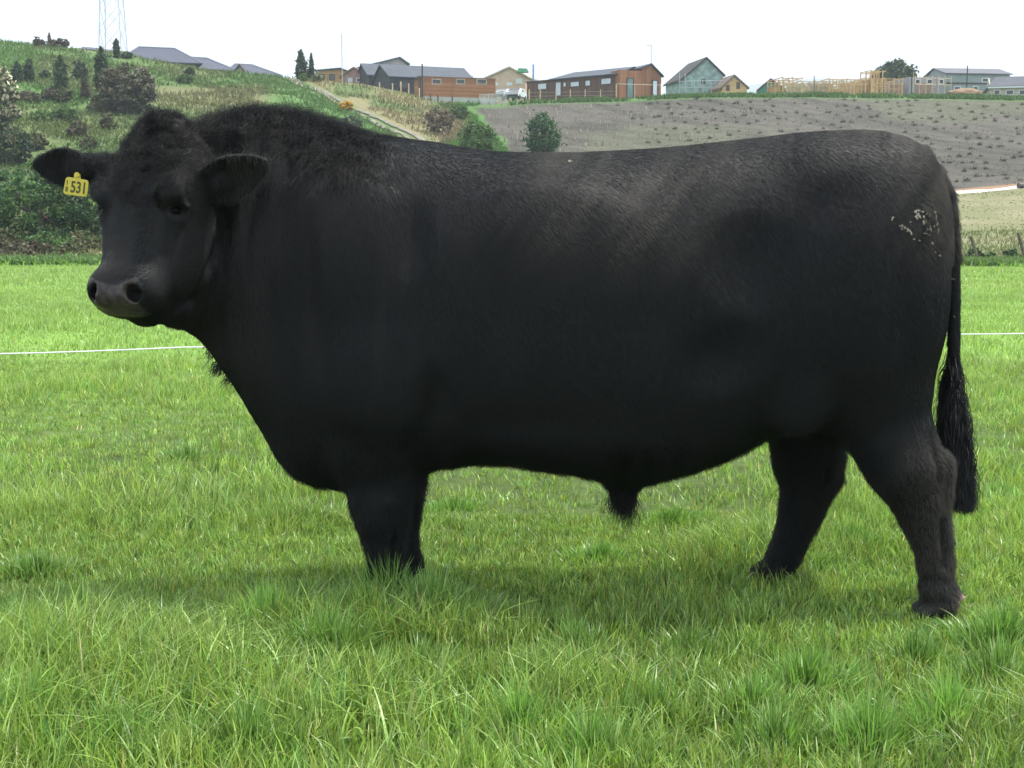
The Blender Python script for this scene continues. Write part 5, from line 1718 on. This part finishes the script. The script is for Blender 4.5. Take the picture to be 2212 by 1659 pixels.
# lattice pylon
Yp = 255.0
pb = P(245, 118, Yp)
pyl = empty("pylon", pb); tag(pyl, "lattice power pylon rising off the top of the picture at the left", "pylon")
pal = varied("pale_galvanised", (.50, .53, .60), .5, 3, .12)
leg = MB(); H = 34.0
hw_ = lambda z: 2.05 - 1.25 * z / H
for sx_ in (-1, 1):
    for sy_ in (-1, 1):
        one = MB(); one.bar(pb + [sx_ * hw_(0), sy_ * hw_(0), -8], pb + [sx_ * hw_(0), sy_ * hw_(0), 0], .12)
        one.bar(pb + [sx_ * hw_(0), sy_ * hw_(0), 0], pb + [sx_ * hw_(H), sy_ * hw_(H), H], .11); one.build("leg", pal, pyl)
br = MB()
zs = [0, 4.5, 8.6, 12.4, 15.9, 19.2, 22.2, 25, 27.6, 30, 32.2, 34]
for z0, z1 in zip(zs[:-1], zs[1:]):
    for ax in (0, 1):
        for s in (-1, 1):
            for a, c_ in ((-1, 1), (1, -1)):
                p0 = [0, 0, z0]; p1 = [0, 0, z1]
                p0[ax] = a * hw_(z0); p1[ax] = c_ * hw_(z1); p0[1 - ax] = s * hw_(z0); p1[1 - ax] = s * hw_(z1)
                br.bar(pb + p0, pb + p1, .06, 4)
br.build("bracing", pal, pyl)
ar = MB()
for z, w in ((22, 6.5), (27, 5.2), (32, 3.8)):
    for s in (-1, 1):
        ar.bar(pb + [s * hw_(z), 0, z], pb + [s * w, 0, z + .2], .09, 4); ar.bar(pb + [s * hw_(z), 0, z + 1.4], pb + [s * w, 0, z + .2], .07, 4)
ar.build("cross_arm", pal, pyl)


def pole(name, label, cat, xd, r0, r1, Yb, rpx, mat, cap=None, group=None):
    m = MB(); a, b_ = P(xd, r1 + 6, Yb), P(xd, r0, Yb); a[0] = b_[0]
    m.bar(a, b_, rpx * Yb / FPX, 8)
    if cap: m.bar(b_ + [-cap, 0, -.05], b_ + [0, 0, 0], .05)
    o = m.build(name, mat); tag(o, label, cat, group)
    return o


pole("mast", "very thin tall pale mast above the brown unfinished houses", "mast", 738, 73, 176, 170, .9, steel)
pole("utility_pole", "black pole standing in front of the orange cabin's left corner", "pole", 912, 138, 216, 152.5, 1.5, black_m)
pole("blue_pole", "short blue pole left of the brown cabin", "pole", 1152, 139, 170, 180, 1.8, varied("blue_paint", (.10, .22, .50), .5))
pole("street_lamp", "slim grey lamp post behind the cabin's orange gable", "street lamp", 1407, 97, 160, 168, .8, steel, .55)
pole("utility_pole", "dark pole in front of the pale green house", "pole", 2090, 142, 200, 158, 1.2, black_m)
pole("utility_pole", "thin dark pole at the left end of the middle timber frame", "pole", 1759, 164, 200, 162, 1.0, black_m)
pole("utility_pole", "dark pole between the tower and the grey block walled house", "pole", 1970, 160, 204, 162, 1.1, black_m)
pole("utility_pole", "rust brown pole beside the pink brick panel", "pole", 2024, 166, 204, 163, .9, brick)

# orange soil heap
r = np.random.default_rng(5)
th, ph = np.meshgrid(np.linspace(0, math.pi / 2, 10), np.linspace(0, 2 * math.pi, 28, endpoint=False), indexing='ij')
c0 = P(2084, 205, 156)
v = np.stack([np.sin(th) * np.cos(ph) * 1.9, np.sin(th) * np.sin(ph) * 1.6, np.cos(th) * .72], -1) * (1 + r.normal(size=th.shape + (1,)) * .06)
q = [[i * 28 + j, i * 28 + (j + 1) % 28, (i + 1) * 28 + (j + 1) % 28, (i + 1) * 28 + j] for i in range(9) for j in range(28)]
tag(mesh_np("soil_heap", v.reshape(-1, 3) + c0, q, varied("orange_clay", (.22, .15, .09), .95, 2, .2), smooth=True), "orange clay heap in front of the pale green house", "soil heap")

# white van and pickup by the cabins
def vehicle(name, label, xd, row, Yb, L, Hh, mat, van=True, turn=.9):
    o = P(xd, row, Yb)
    e_ = np.array([math.cos(turn), math.sin(turn), 0]); n_v = np.array([-e_[1], e_[0], 0])
    class F_: pass
    f_ = F_(); f_.p = lambda l, h, d: o + e_ * l + n_v * d + np.array([0, 0, h])
    b_ = empty(name, o); tag(b_, label, "van" if van else "car", "white cars beside the cabins")
    prof = ([(0, .45), (0, 1.0), (.75, 1.15), (1.35, Hh), (L - .1, Hh), (L, 1.2), (L, .45)] if van else [(0, .45), (0, .9), (1.1, 1.0), (1.7, Hh), (L - 1.2, Hh), (L - .7, 1.0), (L, .95), (L, .45)])
    m = MB(); m.poly([f_.p(l, h, 0) for l, h in prof], n_v * 1.75); m.build("body", mat, b_)
    m = MB(); m.hexa([f_.p(.78, 1.16, .1), f_.p(.78, 1.16, 1.65), f_.p(1.31, Hh - .06, 1.55), f_.p(1.31, Hh - .06, .2), f_.p(.70, 1.18, .1), f_.p(.70, 1.18, 1.65), f_.p(1.23, Hh - .04, 1.55), f_.p(1.23, Hh - .04, .2)])
    m.build("windscreen", pane_dk, b_)
    m = MB(); m.poly([f_.p(l, h, -.02) for l, h in ((1.35, 1.15), (1.6, Hh - .2), (2.5, Hh - .2), (2.5, 1.15))], n_v * .015); m.build("side_window", pane_dk, b_)
    m = MB(); m.hexa([f_.p(-.10, .35, .0), f_.p(-.10, .35, 1.75), f_.p(-.10, .62, 1.75), f_.p(-.10, .62, .0), f_.p(-.003, .35, 0), f_.p(-.003, .35, 1.75), f_.p(-.003, .62, 1.75), f_.p(-.003, .62, 0)]); m.build("bumper", black_m, b_)
    for l in (.75, L - .85):
        for d in (-.03, 1.58):
            w = MB(); w.bar(f_.p(l, .33, d), f_.p(l, .33, d + .2), .33, 14); w.build("wheel", black_m, b_)
    return b_


vehicle("white_car", "small white car between the orange cabin and the brown cabin", 1119, 214, 178, 4.0, 1.5, white_p, False, 1.25)
vehicle("white_car", "low white car left of the other white car, behind the mesh fence", 1088, 213, 182, 4.1, 1.42, white_p, False, 1.1)

# posts along the edge and mesh fence
FP = "pale posts along the edge before the brown cabin"
for i, x in enumerate((1143, 1167, 1201, 1232, 1264, 1297, 1331)):
    m = MB(); a = P(x, 222, 150.3); t_ = P(x, 193 if i != 6 else 181, 150.3); t_[0] = a[0]; m.bar(a, t_, .065, 4)
    tag(m.build("fence_post", timber2), ("first", "second", "third", "fourth", "fifth", "sixth", "tall last")[i] + " pale post from the left in the line before the brown cabin", "fence post", FP)
m = MB(); m.bar(P(1143, 200, 150.3), P(1331, 197, 150.3), .015, 4); m.bar(P(1143, 208, 150.3), P(1331, 205, 150.3), .015, 4)
tag(m.build("fence_wire", steel), "thin wires strung on the pale posts before the brown cabin", "fence wire")
rl = MB(); rl.bar(P(1334, 181, 150.4), P(1428, 184, 150.4), .035, 4); ro = rl.build("rail", varied("cream_rail", (.62, .58, .45), .7))
tag(ro, "thin cream rail across the cabin's orange gable", "rail")
for x in (1371, 1427):
    m = MB(); a = P(x, 216, 150.4); t_ = P(x, 180, 150.4); t_[0] = a[0]; m.bar(a, t_, .05, 4); m.build("rail_post", timber2, ro)
for i, (x, r0, r1) in enumerate(((883, 176, 200), (906, 186, 212), (866, 172, 196), (848, 176, 194), (820, 174, 194), (930, 200, 222), (946, 202, 224), (977, 205, 224), (700, 158, 178), (793, 168, 190))):
    m = MB(); Yq = 150.6; a = P(x, r1 + 3, Yq); t_ = P(x, r0 + 4, Yq); t_[0] = a[0]; m.bar(a, t_, .075, 5)
    tag(m.build("garden_post", timber2 if i < 5 else dark_trim), ("grey post before the right end of the slate building's wall", "grey post at the orange cabin's left wall", "grey post in the middle of the slate building's wall",
        "grey post near the second gable", "grey post under the short slate wing", "dark stake beside the black pole", "dark stake below the first cabin window", "dark stake below the cabin's middle board",
        "pale stake right of the two conifers", "pale stake at the left gable of the slate building")[i], "post", "posts around the slate roofed buildings")
mf_ = empty("mesh_fence", P(1062, 220, 151.5)); tag(mf_, "pale mesh fence panels right of the orange cabin", "fence")
for k in range(3):
    m = MB(); x0 = 1036 + k * 20; x1 = x0 + 19
    for t in np.linspace(0, 1, 8): m.bar(P(x0 + (x1 - x0) * t, 222, 151.5), P(x0 + (x1 - x0) * t, 203 - k, 151.5), .02, 4)
    for t in np.linspace(0, 1, 6): m.bar(P(x0, 222 - 18 * t, 151.5), P(x1, 222 - 18 * t - .6, 151.5), .02, 4)
    m.build("panel", varied("pale_mesh", (.55, .56, .54), .6), mf_)

# leaning posts on the right
wpost = varied("weathered_post", (.13, .115, .075), .9, 5, .3, .5, 30)
for i, (xt, rt, xb, rb) in enumerate(((2097, 510, 2110, 552), (2199, 502, 2214, 556))):
    m = MB(); Yq = 44.0; a, b_ = P(xb, rb, Yq), P(xt, rt, Yq)
    m.bar(a, b_, .055, 8)
    tag(m.build("fence_post", wpost), ("left leaning dark wooden post beyond the field edge", "right leaning dark wooden post at the edge of the view")[i], "fence post", "leaning posts beyond the right field edge")
# dark pipe end at the end of the path
m = MB(); Yq = ground_Y(2212, 404) - .3
a = P(2203, 404, Yq)
m.bar(a, a + [3.0, .6, .1], .26, 14); m.bar(a + [-.12, 0, 0], a + [.1, 0, 0], .30, 14)
tag(m.build("black_pipe", black_m), "black pipe end lying where the pale path meets the right edge", "pipe")

# tape of the electric fence, held by thin standards
tape_m = varied("white_fence_tape", (.80, .82, .80), .5, 20, .05)
ef = empty("electric_fence", (-6.4, 6.6, 0)); tag(ef, "thin white electric fence line across the field behind the bull", "electric fence")
pl, pr = P(0, 757, 8.0), P(2212, 714.5, 9.55)
dv = (pr - pl)
m = MB()
pts = [pl + dv * t - np.array([0, 0, .02 * math.sin(math.pi * ((t * 3 + 1.5) % 1))]) for t in np.linspace(-.9, 1.9, 70)]
for a, b_ in zip(pts[:-1], pts[1:]): m.bar(a, b_, .0042, 5)
m.build("wire", tape_m, ef)
for t in (-.85, .52, 1.8):
    p_ = pl + dv * t; g_ = float(ground_z(p_[0], p_[1]))
    m = MB(); m.bar((p_[0], p_[1] + .012, g_ - .1), (p_[0], p_[1] + .012, p_[2] + .08), .006, 6); m.build("standard", tape_m, ef)

# ------------------------------------------------------------------ young plants on the bank
def on_ground(xd, row):
    y = ground_Y(xd, row, 60)
    x = (xd - 1106) / FPX * y
    return np.array([x, y, float(ground_z(x, y))])


rs = np.random.default_rng(44)
n = 70
cen = rs.normal(size=(n, 3)) * [.13, .13, .10]
cen[:, 2] = np.abs(cen[:, 2]) + .03
v, f, t = leaves_mesh(cen, .055, np.array([[.050, .055, .032]]) * rs.uniform(.6, 1.4, (n, 1)), rs)
sd0 = mesh_np("seedling", v, f, leaf_m, attrs=dict(tint=t))
pts = []
for i in range(60):
    for j in range(14):
        xd = 1130 + i * 22 + (j % 2) * 11 - j * 7 + rs.normal() * 3
        row = 222 + j * 14 + j * j * .15 - (i % 7) * 1.6 + rs.normal() * 4.0
        bx = np.interp(row, [214, 235, 262, 300, 330, 420], [1330, 1330, 1360, 1380, 1400, 1400])
        if row > 398 or xd > 2225 or xd < bx or rs.random() < .30: continue
        topb = np.interp(xd, [1200, 1500, 1640, 1870, 1975, 2040, 2060], [320, 306, 292, 276, 300, 400, 420])
        if xd < 2060 and row > topb: continue
        pts.append((xd, row))
rs.shuffle(pts)
SG = "dark seedlings planted in rows on the bank"
for i, (xd, row) in enumerate(pts[:270]):
    o = sd0 if i == 0 else sd0.copy()
    if i: S.collection.objects.link(o)
    p_ = on_ground(xd, row)
    o.location = p_; s = rs.uniform(.45, 1.05); o.scale = (s, s, s * 1.25); o.rotation_euler = (0, 0, rs.uniform(0, 6.28))
    tag(o, "small dark seedling in the rows across the grey brown bank", "seedling", SG)
gd_m = varied("plant_guard_plastic", (.27, .24, .18), .7, 4, .15)
m = MB()
for q in range(8):
    a0, a1 = 2 * math.pi * q / 8, 2 * math.pi * (q + 1) / 8
    m.poly([(.13 * math.cos(a0), .13 * math.sin(a0), -.05), (.13 * math.cos(a1), .13 * math.sin(a1), -.05), (.12 * math.cos(a1), .12 * math.sin(a1), .42), (.12 * math.cos(a0), .12 * math.sin(a0), .42)],
           np.array([-.01 * math.cos(a0), -.01 * math.sin(a0), 0]))
gd0 = m.build("plant_guard", gd_m)
gp = []
for k in range(2000):
    xd, row = rs.uniform(1020, 1640), rs.uniform(226, 332)
    lft = np.interp(row, [226, 245, 262, 300, 330], [1030, 1020, 1048, 1085, 1110])
    if xd < lft or row > np.interp(xd, [1000, 1100, 1200, 1500, 1640], [332, 330, 326, 308, 292]): continue
    if rs.random() > np.clip((1500 - xd) / 420, .12, 1): continue
    if 1140 < xd < 1205 and row > 255: continue
    if all((xd - a) ** 2 + ((row - b_) * 1.4) ** 2 > 110 for a, b_ in gp): gp.append((xd, row))
    if len(gp) >= 130: break
for i, (xd, row) in enumerate(gp):
    o = gd0 if i == 0 else gd0.copy()
    if i: S.collection.objects.link(o)
    o.location = on_ground(xd, row); s = rs.uniform(.5, .95); o.scale = (s, s, s); o.rotation_euler = (rs.normal() * .12, rs.normal() * .12, rs.uniform(0, 6.28))
    tag(o, "small pale beige plant guard on the left part of the grey brown bank", "plant guard", "pale plant guards on the bank")

# ------------------------------------------------------------------ far hills and the air
hx = np.linspace(-2600, 2600, 160)
rowt = np.interp(1106 + FPX * hx / 3200, [600, 1450, 1580, 1630, 1700, 1770, 1800, 1860, 2000, 2300], [206, 206, 190, 181, 171, 168, 172, 178, 186, 196]) + (fbm(hx, hx * 0, .004, 5, 3) - .5) * 8
ht = [float(P(1106, r_, 3200)[2]) for r_ in rowt]
hv, hf = [], []
for i, x in enumerate(hx):
    hv += [(x, 2900, -60), (x, 3050, ht[i] * .55), (x, 3200, ht[i]), (x, 3600, ht[i] * .4)]
for i in range(len(hx) - 1):
    for j in range(3): hf.append((i * 4 + j, i * 4 + 4 + j, i * 4 + 5 + j, i * 4 + 1 + j))
hl_m = varied("far_hill_grass", (.10, .15, .09), .95, .004, .3)
tag(mesh_np("hills", hv, hf, hl_m, smooth=True), kind="structure")

# thin haze over the whole place
hz = bpy.data.materials.new("haze"); hz.use_nodes = True
hn_, hl2 = hz.node_tree.nodes, hz.node_tree.links
hn_.clear()
vo = hn_.new("ShaderNodeOutputMaterial"); pv = hn_.new("ShaderNodeVolumePrincipled")
pv.inputs["Color"].default_value = (.86, .92, 1.0, 1); pv.inputs["Density"].default_value = .00045; pv.inputs["Anisotropy"].default_value = .2
hl2.new(pv.outputs[0], vo.inputs["Volume"])
zl = -60.0 - 2
m = MB(); X0, X1, Y0, Y1, Z0, Z1 = -7200, 7200, -40, 9100, zl, 330
m.hexa([(X0, Y0, Z0), (X1, Y0, Z0), (X1, Y0, Z1), (X0, Y0, Z1), (X0, Y1, Z0), (X1, Y1, Z0), (X1, Y1, Z1), (X0, Y1, Z1)])
tag(m.build("haze", hz), kind="stuff")
